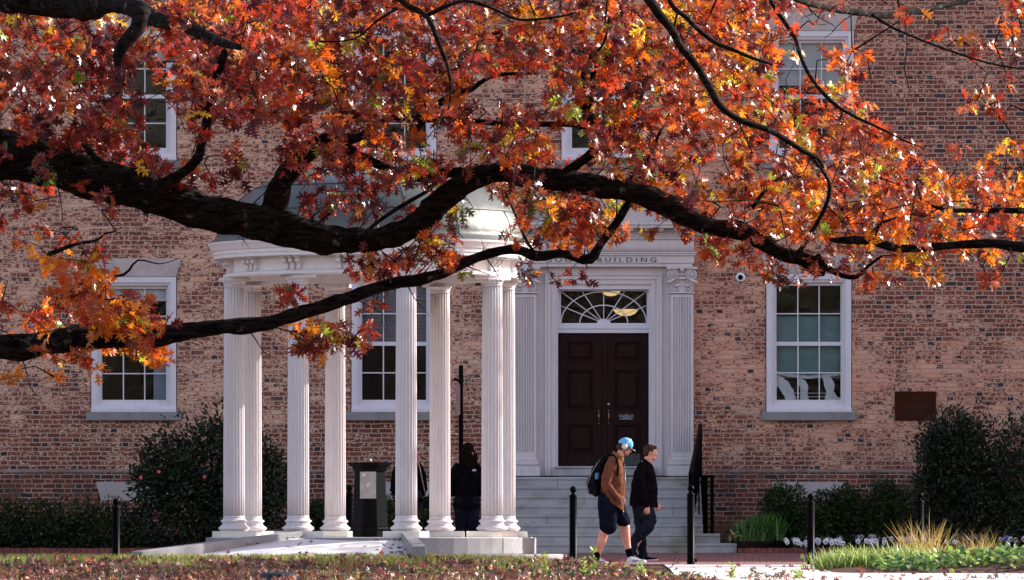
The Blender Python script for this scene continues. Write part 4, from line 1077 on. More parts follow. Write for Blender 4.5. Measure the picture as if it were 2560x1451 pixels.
# fern clumps
def clump(name, label, cat, px, py, d, wpx, hpx, n, cols, group=None, width=.05, lean=.35, mat='grass'):
    c = Pt(px,py,d); s = d/F; zg = c.z
    r = empty(name, c, label, cat, group)
    pts = np.column_stack([c.x+rng.normal(size=n)*wpx*s*.22, c.y+rng.normal(size=n)*.12, np.full(n,zg-.01)])
    dd = rdir(n)*np.array([1,1,.1])*lean+np.array([0,0,1.]); hh = rng.uniform(.45,1.0,n)*hpx*s
    t = (np.array([(0,.5,0),(0,-.5,0),(.3,.6,0),(.3,-.6,0),(.6,.5,0),(.6,-.5,0),(.85,.25,0),(.85,-.25,0),(1,0,0)], float), [(0,1,3,2),(2,3,5,4),(4,5,7,6),(6,7,8)])
    tv = t[0].copy(); tv[:,1] *= width; cols = np.array(cols)
    leaves_mesh('blades', (tv,t[1]), pts, dd, rdir(n)*np.array([1,1,.1])+np.array([0,-.5,0]), hh, cols[rng.integers(0,len(cols),n)]*rng.uniform(.7,1.3,(n,1)), M[mat], r, fold=0, curl=.55)
    return r
FG = [(.06,.16,.03),(.09,.22,.035),(.05,.12,.03)]
clump('fern', 'bright green upright fern clump beside the steps, left one', 'fern', 1880, 1352, 110.4, 70, 60, 520, FG, 'ferns in the bed', .075, .3)
clump('fern', 'green upright fern clump touching the first right shrub, right one', 'fern', 1925, 1350, 110.6, 70, 74, 520, FG, 'ferns in the bed', .075, .32)
# small pale plant
r = empty('hosta_plant', Pt(1833,1345,110.2), 'small wilting pale green leafy plant at the end of the step block', 'plant')
n = 16; c = Pt(1833,1343,110.2); pp = np.array(c)+rng.normal(size=(n,3))*np.array([.06,.05,.02])+np.array([0,0,.03])
leaves_mesh('leaves', OVAL, pp, rdir(n)+np.array([0,0,.2]), rdir(n)*.4+np.array([0,-.6,.8]), rng.uniform(.07,.12,n), np.array([(.25,.34,.14),(.45,.32,.14),(.2,.3,.12)])[rng.integers(0,3,n)], M['grass'], r)
# pansies: every plant a thing with leaves and blossoms
def pansy_proto(col, label):
    r = empty('pansy', (0,0,0), label, 'flower')
    n = 46; p = rng.normal(size=(n,3))*np.array([.07,.06,.02])+np.array([0,0,.05])
    leaves_mesh('leaves', OVAL, p, rdir(n)+np.array([0,0,.2]), rdir(n)*.4+np.array([0,-.3,.9]), rng.uniform(.03,.055,n), GR[rng.integers(0,5,n)]*1.5, M['shrubleaf'], r)
    for k in range(rng.integers(1,4)):
        c = Vector((rng.normal()*.06, -.05+rng.normal()*.02, .125+rng.uniform(-.01,.03))); m = MB()
        for a, w in ((R(90),.024),(R(150),.022),(R(30),.022),(R(205),.02),(R(-25),.02),(R(-90),.026)):
            m.sphere(c+Vector((math.cos(a)*.021,0,math.sin(a)*.021)), w, 8, 5, (1,.22,1))
        f = m.build('blossom', col, r)
        m = MB(); m.sphere(c+Vector((0,-.006,-.004)), .012, 7, 5, (1,.5,1)); m.build('eye', M['pansy_eye'], f)
    return r
M['pansy_w'] = simple('white_petals', (.62,.60,.66), (.7,.68,.74), 20, .6, 0, 0); M['pansy_v'] = simple('violet_petals', (.10,.08,.40), (.2,.16,.55), 20, .6, 0, 0)
M['pansy_eye'] = simple('pansy_centre', (.03,.01,.05), (.05,.02,.08), 20, .6, 0, 0)
LW, LV = 'white pansy with dark centre blooming in the mulch bed below the shrubs', 'violet pansy blooming in the mulch bed below the shrubs'
protos = [(pansy_proto(M['pansy_w'], LW),LW),(pansy_proto(M['pansy_v'], LV),LV),(pansy_proto(M['pansy_w'], LW),LW)]
first = [True]*3
PZ = [(1985+rng.uniform(0,560), rng.uniform(1336,1364)) for _ in range(34)]
for i, (px, py) in enumerate(PZ+[(2050,1342),(2075,1336),(2082,1350),(2100,1338),(2118,1330),(2130,1345),(2152,1338),(2165,1332),(2176,1342),(2190,1350),(2205,1336),(2222,1345),(2240,1332),(2255,1348),(2262,1338),(2285,1334),(2300,1346),(2320,1332),(2345,1338),(2368,1333),(2395,1340),(2430,1336),(2470,1342),(2510,1338),(2000,1352),(2025,1348),(1985,1345)]):
    k = [0,2,0,1,2,0,0,2,1][i%9]
    d = 110.05+(1364-py)*.045
    if first[k]: o = protos[k][0]; first[k] = False
    else: o = copy_tree(protos[k][0])
    x = X_(px,d); o.location = (x, d, bedz(x,d)-.015); o.rotation_euler.z = rng.uniform(-.6,.6)
    s = rng.uniform(.85,1.15); o.scale = (s,s,s)
    tag(o, protos[k][1]+('' if k < 2 else ''), 'flower', 'white pansies in the bed' if k != 1 else 'violet pansies in the bed')

# foreground island on the right: tufts, ivy-like leaves and golden grass
isl_x0 = X_(2046,90.5)
m = MB(); xs = fr(isl_x0-.2, 12, 60); ys = fr(88.4,92.6,16); nx = len(xs)
def islz(x,y):
    e = sst(x,isl_x0-.2,isl_x0+.5)*sst(y,88.4,89.0)*sst(y,92.6,91.8)
    return lerpz(y)-.02+(.06+.02*mnoise.noise(Vector((x*2,y*2,7)))+.07*sst(x,5,7))*e
m.v = [(x,y,islz(x,y)) for y in ys for x in xs]
for j in range(len(ys)-1):
    for i in range(nx-1): m.f.append((j*nx+i, j*nx+i+1, (j+1)*nx+i+1, (j+1)*nx+i)); m.sm.append(True)
tag(m.build('planting_island', M['soil'], origin=(7,90.5,1.1)), kind='structure')
GT = [(.28,.42,.08),(.40,.50,.14),(.16,.30,.05),(.50,.55,.22)]
for px, py, w, h, n, lb in ((2085,1432,80,62,520,'leftmost of the tufts at the bollard foot'),(2135,1436,80,78,620,'second tuft from the left, tallest of them'),(2190,1430,70,62,420,'third tuft from the left'),(2245,1424,70,70,420,'fourth tuft, just left of the golden grass'),(2300,1420,80,60,420,'fifth tuft, under the golden grass'),(2450,1425,90,60,420,'tuft at the right end of the island')):
    clump('grass_tuft', 'arching bright green grass tuft, '+lb, 'grass tuft', px, py, 90.3, w*1.5, h*1.05, int(n*1.2), GT, 'green grass tufts on the island', .035, .75)
GO = [(.50,.34,.09),(.36,.22,.08),(.60,.44,.15),(.32,.32,.08)]
clump('golden_grass', 'golden ornamental grass with feathery seed heads in front of the right shrubs', 'ornamental grass', 2312, 1412, 91.4, 85, 128, 300, GO, None, .009, .8)
clump('golden_grass', 'golden ornamental grass at the right edge beside the first golden clump', 'ornamental grass', 2450, 1412, 91.4, 110, 100, 260, GO, None, .009, .8)
r = empty('leafy_ground_plant', Pt(2290,1440,89.4), 'sprawling bright green leafy plant with broad leaves at the lower right', 'plant')
n = 900; pxs = rng.uniform(2180,2620,n); q0 = np.array([(X_(a,89.4), 89.4+rng.normal()*.35, 0) for a in pxs])
q0[:,2] = [islz(p[0],p[1])+rng.uniform(.02,.22)*(.5+.5*sst(p[0],4.8,6.3)) for p in q0]
LCc = np.array([(.16,.32,.06),(.26,.42,.09),(.08,.18,.05),(.05,.13,.05),(.35,.45,.12)])
leaves_mesh('leaves', OVAL, q0, rdir(n)*np.array([1,1,.5]), rdir(n)*.5+np.array([0,-.3,.8]), rng.uniform(.06,.12,n), LCc[rng.integers(0,5,n)], M['grass'], r, width=1.6)
m = MB(); rr = random.Random(5)
for k in range(22):
    a = Pt(rr.uniform(2190,2560),1445,89.4); a.z = islz(a.x,a.y); m.tube([a, a+Vector((rr.uniform(-.1,.1),rr.uniform(-.1,.1),.12)), a+Vector((rr.uniform(-.2,.2),0,.2))], [.006,.004,.002], 4)
m.build('stems', M['bark'], r)
# young weeds with pinnate leaves in the near lawn
def weed(px, py, h, d, n, label):
    b = Pt(px,py,d); r = empty('sapling', b, label, 'sapling', 'young green shoots in the near lawn')
    top = b+Vector((rng.uniform(-.06,.06),0,h)); m = MB(); m.tube([b,(b+top)/2+Vector((.02,0,0)),top], [.005,.004,.002], 5); m.build('stem', M['stemgreen'], r)
    t = rng.uniform(.1,1,n)[:,None]; p = np.array(b)+(np.array(top)-np.array(b))*t+rng.normal(size=(n,3))*.006
    sd = np.where(rng.random(n) < .5, 1, -1)[:,None]*np.array([1,0,0])+rng.normal(size=(n,3))*.35+np.array([0,0,.45])
    leaves_mesh('leaves', OVAL, p, sd, rdir(n)*.5+np.array([0,-.8,.5]), rng.uniform(.04,.075,n), np.array([(.35,.5,.08),(.5,.6,.12),(.25,.4,.06)])[rng.integers(0,3,n)], M['grass'], r)
M['stemgreen'] = simple('green_stem', (.2,.26,.06), (.3,.34,.1), 20, .6, 0, 0)
weed(1366,1450,.36,86.6,16,'thin upright green shoot in front of the granite slab')
weed(1452,1450,.30,86.6,18,'leafy green shoot at the foot of the left walking man, left one of the pair')
weed(1482,1452,.40,86.4,34,'fullest leafy green shoot, in front of the left walking man')
weed(1608,1452,.26,86.4,12,'small leafy shoot in front of the white sneaker')
weed(1826,1450,.24,86.5,12,'low yellow green shoot at the edge of the bright path')
weed(2000,1448,.30,86.6,14,'slim shoot on the bright path before the grass tufts')
weed(1998,1452,.12,86.4,20,'short bushy shoot at the bottom edge before the path')
# bare twiggy seedling
r = empty('bare_seedling', Pt(1640,1450,87), 'leafless thin twig plant leaning right near the right bollard', 'seedling')
m = MB(); a = Pt(1630,1450,87)
m.tube([a, Pt(1670,1425,87), Pt(1700,1398,87)], [.008,.006,.003], 5)
for u, v in (((1660,1431.3),(1652,1405)),((1680,1416),(1690,1385)),((1690,1385),(1684,1372)),((1690,1385),(1700,1375)),((1645,1440.6),(1622,1418)),((1622,1418),(1612,1400))): m.tube([Pt(*u,87),Pt(*v,87)], [.004,.002], 4)
m.build('twigs', M['bark'], r)
# dark stone lying in the leaves
m = MB(); c = Pt(695,1450,85.6); m.lathe([(.02,.12),(.17,.115),(.24,.09),(.27,.03),(.28,-.05)], 18, (c.x,c.y,c.z-.02))
m.v = [(x, y+.0, z+.01*mnoise.noise(Vector((x*9,y*9,z*9)))) for x,y,z in m.v]
tag(m.build('dark_stone', M['signblack'], origin=c), 'flat black stone lying half buried in the fallen leaves', 'stone')
# ---------------------------------------------------------------- the oak whose limbs cross the picture
def crv(pts, step=.05):
    """pts: (px,py,width_px,d) -> smooth resampled 3-D points and radii (Catmull-Rom)"""
    P = [Pt(a,b,d) for a,b,w,d in pts]; Wd = [w/2*d/F for a,b,w,d in pts]
    out, rad = [], []
    for i in range(len(P)-1):
        p0, p1, p2, p3 = P[max(i-1,0)], P[i], P[i+1], P[min(i+2,len(P)-1)]
        n = max(2, int((p2-p1).length/step))
        for k in range(n):
            t = k/n; t2, t3 = t*t, t*t*t
            out.append(.5*((2*p1)+(p2-p0)*t+(2*p0-5*p1+4*p2-p3)*t2+(3*p1-p0-3*p2+p3)*t3)); rad.append(Wd[i]+(Wd[i+1]-Wd[i])*t)
    out.append(P[-1]); rad.append(Wd[-1]); return out, rad
tree = empty('oak_tree', (X_(-1100,60), 60, lerpz(60)), 'big oak with heavy black limbs and red to orange leaves, reaching in from the left', 'tree')
tree2 = empty('oak_tree', (X_(3700,58), 58, lerpz(58)), 'oak whose dark limbs and thin twigs come in from the right edge', 'tree')
tb = world_loc(tree); tb2 = world_loc(tree2)
skel = []    # (point, radius, tree index)
def limb(parent, pts, n=14, jit=.16, name='limb', flex=0):
    p, r = crv(pts)
    for i in range(len(p)):
        w = mnoise.noise_vector(p[i]*1.4+Vector((pts[0][0]*.01,0,0)))*min(.05, r[i]*.8)
        p[i] = p[i]+w*(1 if 0 < i < len(p)-1 else 0)
    m = MB(); m.tube(p, r, n, ref=Vector((0,1,0)), jit=jit if r[0] > .02 else jit*.6, seed=pts[0][0]*.013)
    o = m.build(name, M['bark'], parent)
    for a, b in zip(p, r): skel.append((a, b, 0 if parent is tree else 1))
    return o
def D(seq, d0, d1=None):
    d1 = d0 if d1 is None else d1; n = len(seq)
    return [(a,b,c,d0+(d1-d0)*i/(n-1)) for i,(a,b,c) in enumerate(seq)]
# trunks
def trunk(parent, base, pts):
    m = MB(); m.tube([base+Vector(p) for p,r in pts], [r for p,r in pts], 28, ref=Vector((0,1,0)), jit=.10); return m.build('trunk', M['bark'], parent)
trunk(tree, tb, [((0,0,-.3),.75),((0,0,.1),.62),((0,0,.6),.5),((.05,0,2),.44),((.1,.1,4),.40),((.2,.2,6),.34),((.3,.1,9),.24),((.2,0,12),.1)])
trunk(tree2, tb2, [((0,0,-.3),.6),((0,0,.1),.5),((0,0,.6),.4),((-.05,0,2),.36),((-.1,.1,4),.32),((0,.2,6),.28),((0,.1,9),.2),((0,0,12),.08)])
A = [(-1080,560,170),(-700,420,160),(-300,350,146),(60,400,124),(192,434,104),(300,466,100),(420,500,100),(520,530,92),(640,558,88),(760,578,84),(880,597,66),(960,592,58),(1020,570,62),(1080,530,66),(1130,485,66),(1185,448,54),(1260,424,50),(1330,438,56),(1430,452,58),(1550,472,54),(1640,500,56),(1720,536,54),(1790,560,42),(1860,572,50),(1910,605,44),(1960,635,34),(2010,645,36),(2048,668,44),(2056,672,20)]
limb(tree, D(A,60,59.6), 44, .22)
B_ = [(-1080,960,90),(-600,930,84),(-200,880,72),(60,868,64),(192,852,62),(300,842,56),(400,838,50),(540,820,40),(600,815,42),(680,806,34),(760,780,36),(860,745,34),(960,710,32),(1040,692,32),(1110,676,28),(1180,650,25),(1260,630,25),(1300,626,22),(1345,640,26),(1400,632,22),(1440,642,24),(1475,648,28),(1500,612,22),(1540,560,22),(1572,505,20),(1590,470,22)]
limb(tree, D(B_,59.2,59.9), 30, .22)
U = [(-1090,0,110),(-600,-180,90),(0,-300,80),(500,-330,66),(1000,-330,58),(1500,-300,46),(1960,-240,30),(2300,-220,14)]
limb(tree, D(U,57,53), 12, .1)
limb(tree, D([(680,560,66),(688,500,66),(700,455,56),(735,405,50),(790,362,44),(835,345,38),(880,345,28),(920,330,18),(960,300,10)],60), 14)
limb(tree, D([(835,352,30),(900,382,26),(960,412,24),(1010,436,22),(1060,442,26),(1130,432,26),(1190,436,22)],60.1), 12)
limb(tree, D([(400,480,46),(430,452,30),(470,425,24),(495,395,26),(505,350,26),(525,270,24),(548,185,22),(575,110,20),(595,40,18),(605,-40,14)],59.6,58), 12)
limb(tree, D([(-1085,160,120),(-500,-40,110),(0,-25,104),(192,5,90),(240,12,72),(300,10,50),(350,24,50),(420,45,40),(480,66,34),(540,100,26),(600,120,14)],57,50.5), 14, .22)
limb(tree, D([(355,22,44),(345,72,40),(312,108,34),(297,140,30),(294,165,18)],50.6), 12, .2)
limb(tree, D([(900,-330,26),(960,-60,16),(1000,0,15),(1030,20,16),(1068,44,14),(1098,110,12),(1120,168,9),(1128,230,6),(1120,275,4)],53), 10)
limb(tree, D([(1066,42,12),(1105,20,11),(1160,2,8),(1215,14,8),(1250,30,7),(1300,48,7),(1380,44,6),(1440,32,4)],53), 8)
limb(tree, D([(995,22,7),(940,55,6),(900,90,5),(860,102,5),(800,104,4)],53), 7)
limb(tree, D([(1560,-290,40),(1600,-60,26),(1640,25,24),(1680,78,22),(1705,120,20),(1740,160,20),(1775,215,20),(1800,262,17),(1850,300,16),(1920,325,16),(1965,350,14),(2010,378,13),(2045,395,10),(2058,420,7)],54,55), 12)
limb(tree, D([(1620,-280,20),(1665,-20,12),(1720,50,12),(1780,104,12),(1830,125,10),(1880,146,9),(1932,162,6)],53.5), 8)
limb(tree, D([(1850,-260,18),(1920,-20,11),(1955,45,11),(1985,90,11),(2000,140,10),(2030,200,10),(2085,262,10),(2140,295,8),(2200,322,6),(2260,352,5),(2310,372,3)],53), 8)
limb(tree, D([(1400,445,24),(1445,412,24),(1484,374,26),(1485,320,30),(1464,275,26),(1460,225,18),(1460,190,14),(1472,150,8),(1510,108,6),(1522,50,5),(1524,-20,4)],59.9,59), 12)
limb(tree, D([(1464,275,18),(1474,230,18),(1478,185,14),(1490,178,6)],59.6), 10)
limb(tree, D([(1040,330,16),(1090,270,20),(1140,238,18),(1182,222,14),(1215,198,11),(1260,186,9),(1330,184,7)],60.2), 9)
limb(tree, D([(960,300,10),(1000,292,20),(1060,300,20),(1130,302,16),(1270,310,14),(1400,308,14),(1480,318,14)],60.4), 9)
limb(tree, D([(1020,190,9),(990,130,14),(950,170,16),(920,205,12),(900,225,6)],60.5), 8)
limb(tree, D([(900,600,12),(940,560,10),(1010,510,10),(1080,470,9)],59.6), 8)
limb(tree, D([(1560,470,12),(1620,400,10),(1650,330,8),(1690,260,6)],60), 8)
limb(tree, D([(1990,640,14),(2040,560,12),(2075,470,10),(2030,390,10)],58.5,56), 8)
limb(tree, D([(1880,520,10),(1925,460,10),(1970,445,8),(2040,440,6)],59), 8)
limb(tree, D([(192,330,16),(230,385,20),(270,420,14)],59.5), 8)
limb(tree, D([(1342,640,8),(1310,590,7),(1290,540,6),(1262,480,4)],59.4), 7)
limb(tree, D([(150,770,20),(192,720,12),(215,700,10),(245,690,8),(310,686,7),(345,650,5),(400,660,3),(450,645,2)],59.3), 7)
limb(tree, D([(120,640,14),(192,612,9),(240,602,7),(262,585,5),(290,578,3)],59.3), 7)
limb(tree, D([(2040,640,24),(2090,680,14),(2140,690,12),(2170,665,8),(2205,640,6)],59.5), 8)
# right oak
limb(tree2, D([(3650,560,60),(3000,600,44),(2600,618,28),(2480,608,24),(2368,612,20),(2300,620,20),(2240,622,22),(2170,602,22),(2105,598,20),(2075,600,8)],58,59), 12, .15)
limb(tree2, D([(2165,604,16),(2190,575,14),(2208,555,8),(2240,545,4)],59), 8)
limb(tree2, D([(3650,480,30),(2800,520,16),(2420,528,13),(2350,522,10),(2325,512,5)],58.5), 8)
limb(tree2, D([(3680,-60,50),(3000,-80,30),(2560,-30,18),(2368,16,13),(2280,30,15),(2200,36,17),(2120,30,17),(2040,10,15),(1960,-14,12),(1850,-60,8)],52,48), 10)
limb(tree2, D([(2180,36,9),(2230,68,7),(2300,98,6),(2368,124,6),(2480,160,5),(2600,180,4)],48), 7)
limb(tree2, D([(2262,50,3),(2268,110,3),(2262,170,3),(2275,230,2)],48), 5)
# small hanging twigs near the camera
for s in ([(2010,5,4),(2040,40,3),(2090,70,2),(2060,95,1.5)],[(2150,30,3),(2110,50,2.5),(2080,80,2)],[(2220,10,4),(2190,-10,3)],[(2300,28,3),(2330,55,2.5),(2368,70,2)],[(2060,20,3),(2040,60,2),(2070,60,1.5)]):
    limb(tree2, D(s,48), 5)

SHOOTS = []
# thin bare side shoots along the heavy limbs
for pl_, dd_, k_ in ((A,(60,59.6),70),(B_,(59.2,59.9),46)):
    p, r = crv(D(pl_,*dd_), .05); m = MB()
    for _ in range(k_):
        i = int(rng.integers(len(p)*.25, len(p)-2)); t_ = (p[i+1]-p[i]).normalized(); s_ = 1 if rng.random() < .7 else -1
        dv = (Vector(rng.normal(size=3))*.5+Vector((.4,-.2,.9*s_))+t_*.5).normalized(); L_ = rng.uniform(.12,.55)
        a = p[i]+dv*r[i]*.7; b = a+dv*L_*.55; c_ = b+(dv+Vector(rng.normal(size=3))*.5).normalized()*L_*.45
        m.tube([a,b,c_], [.0065,.004,.0015], 5); e_ = b+(dv+Vector(rng.normal(size=3))*.8).normalized()*L_*.3; m.tube([b,e_], [.003,.0012], 4)
        skel.append((c_,.002,0))
    SHOOTS.append(m)
# ---- foliage: leaf clusters placed through the crown's volume
DENS = """
66 4 4 5 6 7 8 9 9 9 9 9 9 9 9 9 9 9 9 9 9 9 8 5 1 1 1 1 1 1 2
66 8 9 9 8 9 9 9 9 9 9 9 9 9 9 9 9 9 9 9 9 9 9 5 0 0 0 0 1 1 2
66 9 8 7 8 9 9 9 9 9 9 9 9 9 8 9 9 9 9 9 9 9 9 6 2 5 1 0 0 1 2
66 8 8 6 8 8 9 9 9 9 9 9 9 6 1 2 9 9 9 9 9 9 9 7 5 7 4 0 0 1 2
66 9 8 4 7 8 7 9 9 9 9 8 6 6 3 4 8 9 9 9 9 9 9 8 8 8 4 0 0 2 2
66 9 8 6 3 3 2 3 6 8 9 6 6 8 6 6 4 8 9 9 8 7 8 9 9 9 8 1 0 1 2
55 8 7 5 1 2 1 2 5 8 8 8 6 8 7 5 2 7 9 9 8 6 8 9 9 9 9 6 2 2 2
33 2 1 1 1 2 3 2 5 6 7 8 7 5 5 6 5 6 8 9 7 6 7 9 9 9 9 8 7 5 4
22 1 1 0 0 0 0 0 4 5 6 7 6 5 4 6 7 5 6 4 5 7 7 8 8 9 9 9 8 7 5
22 1 0 0 0 0 0 0 0 1 1 2 4 3 2 6 7 6 5 1 4 3 5 8 8 7 7 8 7 7 6
12 3 1 0 0 0 0 0 0 0 1 3 4 2 1 1 3 0 0 0 0 3 1 3 5 5 4 3 5 5 4
12 3 1 0 0 0 0 0 0 1 3 3 2 1 0 0 0 0 0 0 0 0 0 1 2 2 2 1 1 1 1
23 6 4 2 0 0 0 0 0 1 0 0 1 0 0 0 0 0 0 0 0 0 0 0 0 0 0 0 0 0 0
35 7 7 7 0 0 0 0 1 3 2 0 0 0 0 0 0 0 0 0 0 0 0 0 0 0 0 0 0 0 0
12 3 4 5 0 0 0 0 1 3 2 0 0 0 0 0 0 0 0 0 0 0 0 0 0 0 0 0 0 0 0
22 2 0 0 0 0 0 0 0 0 0 0 0 0 0 0 0 0 0 0 0 0 0 0 0 0 0 0 0 0 0
"""
rows = [[int(c) for c in l.replace(' ','')] for l in DENS.strip().split('\n')]
PAL = {'crimson':(.21,.020,.014),'maroon':(.095,.012,.017),'red':(.40,.042,.013),'orange':(.66,.13,.012),'rust':(.32,.07,.028),'amber':(.74,.25,.016),'yellow':(.74,.46,.03),'lime':(.36,.42,.045),'olive':(.12,.15,.03)}
PK = list(PAL); PV = np.array([PAL[k] for k in PK])
def palette_w(u, v):
    """mix of leaf colours over the crown; u along the picture, v downwards"""
    wL = np.array([.33,.20,.23,.08,.09,.025,.015,.012,.02]); wC = np.array([.16,.20,.19,.14,.16,.05,.045,.035,.02]); wR = np.array([.06,.12,.17,.24,.22,.09,.055,.035,.01])
    w = wL*(1-sst(u,.15,.42))+wC*(sst(u,.15,.42)*(1-sst(u,.5,.72)))+wR*sst(u,.5,.72)
    if u < .16 and v > .42: w = np.array([.03,.01,.20,.36,.03,.24,.10,.03,0])
    if u < .16 and v < .12: w = wC
    return w/w.sum()
K_PER = .285          # clusters per density unit per cell of 80 x 60 px
clusters = []         # px, py, d, n leaves
def in_gap(px, py):
    # openings in the crown where the wall and the windows show
    for gx, gy, rx, ry in ((375,255,62,60),(400,345,40,58),(610,360,120,55),(455,330,40,50),(1240,225,85,35),(1110,320,50,28),(990,330,45,32),(1432,345,30,45),(1990,160,62,55),(2010,235,40,30),(1850,270,36,24),(1790,400,40,34),(1160,390,30,22),(640,440,100,50),(1000,500,70,25),(400,190,30,28),(830,470,60,20),(2250,200,95,120),(1215,545,75,48),(1090,560,40,22),(700,505,60,26)):
        q = ((px-gx)/rx)**2+((py-gy)/ry)**2
        if q < 1 and rng.random() < .93: return True
    return False
for j in range(-4, len(rows)):
    row = rows[max(j,0)]
    for i in range(-1, 33):
        dn = row[min(max(i,0),31)]
        if dn == 0: continue
        k = dn*K_PER*(1 if j >= 0 else .5)*(.75 if dn < 4 else (1.12 if dn > 7 else 1))*3
        k = int(k)+(rng.random() < k-int(k))
        for _ in range(k):
            px, py = (i+rng.random())*80, (j+rng.random())*60
            if in_gap(px, py): continue
            d = 60+rng.normal()*1.5
            for L_ in (A,B_):
                if any(abs(px-a) < 45 and abs(py-b) < w_*.62+14 for a,b,w_ in L_) and rng.random() < (.9 if px < 1050 else .6): d = 60.4+abs(rng.normal())*1.4
            clusters.append([px,py,d,int(rng.integers(8,13))])
# a few near leaves hanging from the twigs at the top right, and the dark near mass at the top left
for px, py in ((1915,50),(2005,55),(2070,30),(1780,145),(2268,38),(2350,95),(1640,235),(1690,205),(1950,255),(2030,285),(2048,245),(1945,220),(2110,10),(1700,150),(1928,350),(2010,240)):
    clusters.append([px,py,54.2 if px < 2060 and py > 100 else 48.2,-2])
for _ in range(46):
    clusters.append([rng.uniform(420,740), 60+rng.normal()*28+(rng.random()<.3)*70, 51.2+rng.normal()*.5, int(rng.integers(3,6))])
# hanging sprays below the limbs
for cx, cy, sx, sy, k in ((905,655,40,22,7),(760,850,32,34,13),(835,835,24,16,6),(1075,615,38,22,8),(1120,640,20,16,3),(1380,690,40,12,1),(1800,612,32,16,9),(300,790,62,32,26),(250,740,50,40,18),(350,840,34,24,12),(240,680,30,26,7),(230,620,26,20,4),(215,880,18,18,4),(1410,540,70,34,22),(1440,600,50,14,5),(1940,680,22,24,7),(2180,690,30,18,6),(2280,650,40,18,9),(740,735,26,14,5),(1010,655,30,18,6),(940,760,14,10,2),(590,430,30,14,4),(450,440,26,14,4),(260,500,14,8,2),(1320,690,6,18,2),(1385,700,8,8,1),(1466,690,8,8,1)):
    for _ in range(k): clusters.append([cx+rng.normal()*sx*.6, cy+rng.normal()*sy*.6, (58.7 if cx < 400 else 59.5)+rng.normal()*.3, int(rng.integers(5,9))])
# connect every cluster to the nearest part of the skeleton with a thin curved twig
sk = np.array([tuple(p) for p,_,_ in skel]); skt = np.array([t for _,_,t in skel])
C = np.array([tuple(Pt(c[0],c[1],c[2])) for c in clusters])
md = np.array([np.min(((sk-c)**2).sum(1)) for c in C]); order = np.argsort(md)
nodes = np.zeros((len(sk)+len(C)*4,3)); nodes[:len(sk)] = sk; nn_ = len(sk); own = np.zeros(len(nodes),int); own[:len(sk)] = skt
tw = [MB(),MB()]
for sm2 in SHOOTS: tw[0].add(sm2.v, sm2.f, True)
clt = np.zeros(len(C),int)
for ci in order:
    c = C[ci]; dd = nodes[:nn_]-c; dd[:,1] *= .45
    cost = (dd**2).sum(1); k = int(np.argmin(cost)); a = Vector(nodes[k]); b = Vector(c)
    L = (b-a).length; t = own[k]; clt[ci] = t
    m1 = a.lerp(b,.35)+Vector(rng.normal(size=3)*.10*L)+Vector((0,0,.08*L)); m2 = a.lerp(b,.7)+Vector(rng.normal(size=3)*.09*L)
    r0 = min(.014, .0035+.006*L)
    tw[t].tube([a,m1,m2,b], [r0,r0*.75,r0*.55,.0016], 4)
    for q in (m1,m2,b): nodes[nn_] = q; own[nn_] = t; nn_ += 1
for t, tr in ((0,tree),(1,tree2)): tw[t].build('twigs', M['bark'], tr)
# leaves
LP = [[],[]]; LD = [[],[]]; LN = [[],[]]; LS = [[],[]]; LCo = [[],[]]
for ci, cl in enumerate(clusters):
    px, py, d, n = cl; near = n < 0; t = clt[ci]; n = 4 if near else n+1
    w = palette_w(px/2560, py/1451); kk = rng.choice(len(PK), p=w)
    if near: kk = 2
    base = PV[kk]; c = C[ci]
    ax = rng.normal(size=3)*np.array([1,.8,.5])+np.array([.15,0,-.25]); ax /= np.linalg.norm(ax)
    N0 = rng.normal(size=3)*.55+np.array([.38,-.50,.52]); S0 = np.cross(N0, ax); S0 /= np.linalg.norm(S0)+1e-6; cb = rng.uniform(.6,1.25)
    for q in range(n):
        th = rng.normal()*1.05; dr = ax*math.cos(th)+S0*math.sin(th)+rng.normal(size=3)*.30; dr[2] -= .12; dr /= np.linalg.norm(dr)
        nrm = N0+rng.normal(size=3)*.34
        s = rng.uniform(.082,.150)
        off = dr*s*.16+rng.normal(size=3)*.012-ax*rng.uniform(-.02,.10)
        LP[t].append(c+off); LD[t].append(dr); LN[t].append(nrm); LS[t].append(s*(1.05 if px < 900 else .95)*(1.0 if not near else .95))
        col = base if rng.random() < .82 else PV[rng.choice(len(PK), p=w)]
        LCo[t].append(np.array(col)*rng.uniform(.8,1.15)*cb)
for t, tr in ((0,tree),(1,tree2)):
    if LP[t]: leaves_mesh('crown', OAK, LP[t], LD[t], LN[t], LS[t], LCo[t], M['leaf'], tr, fold=.5, curl=.32)
print('clusters', len(clusters), 'leaves', len(LP[0])+len(LP[1]))

# a third oak stands to the right, outside the picture: its crown dapples the lawn, the ramp and the nearer columns
tree3 = empty('oak_tree', (15.5,98.5,lerpz(98)), 'oak standing beside the walk to the right, outside the photograph', 'tree')
b3 = world_loc(tree3)
trunk(tree3, b3, [((0,0,-.3),.55),((0,0,.1),.42),((0,0,.6),.34),((-.1,0,3),.28),((-.3,-.1,6),.22),((-.5,-.3,9),.13),((-.6,-.3,11),.05)])
for k in range(9):
    a = k*.7; p0 = b3+Vector((-.3,-.1,5.2+.45*k)); e = b3+Vector((-1.2+2.6*math.cos(a),-.8+3.0*math.sin(a),8.6+.35*k))
    m = MB(); m.tube([p0,p0.lerp(e,.5)+Vector((0,0,.3)),e], [.09,.05,.015], 7); m.build('limb', M['bark'], tree3)
n = 6800; u = rdir(n)*(rng.random((n,1))**.45); p = np.array([14.4,98.0,10.6])+u*np.array([3.6,4.0,1.9])
g = np.array([mnoise.noise(Vector(q)*.75) for q in p]); p = p[g > -.06]; n = len(p)
ww = palette_w(.7,.3)
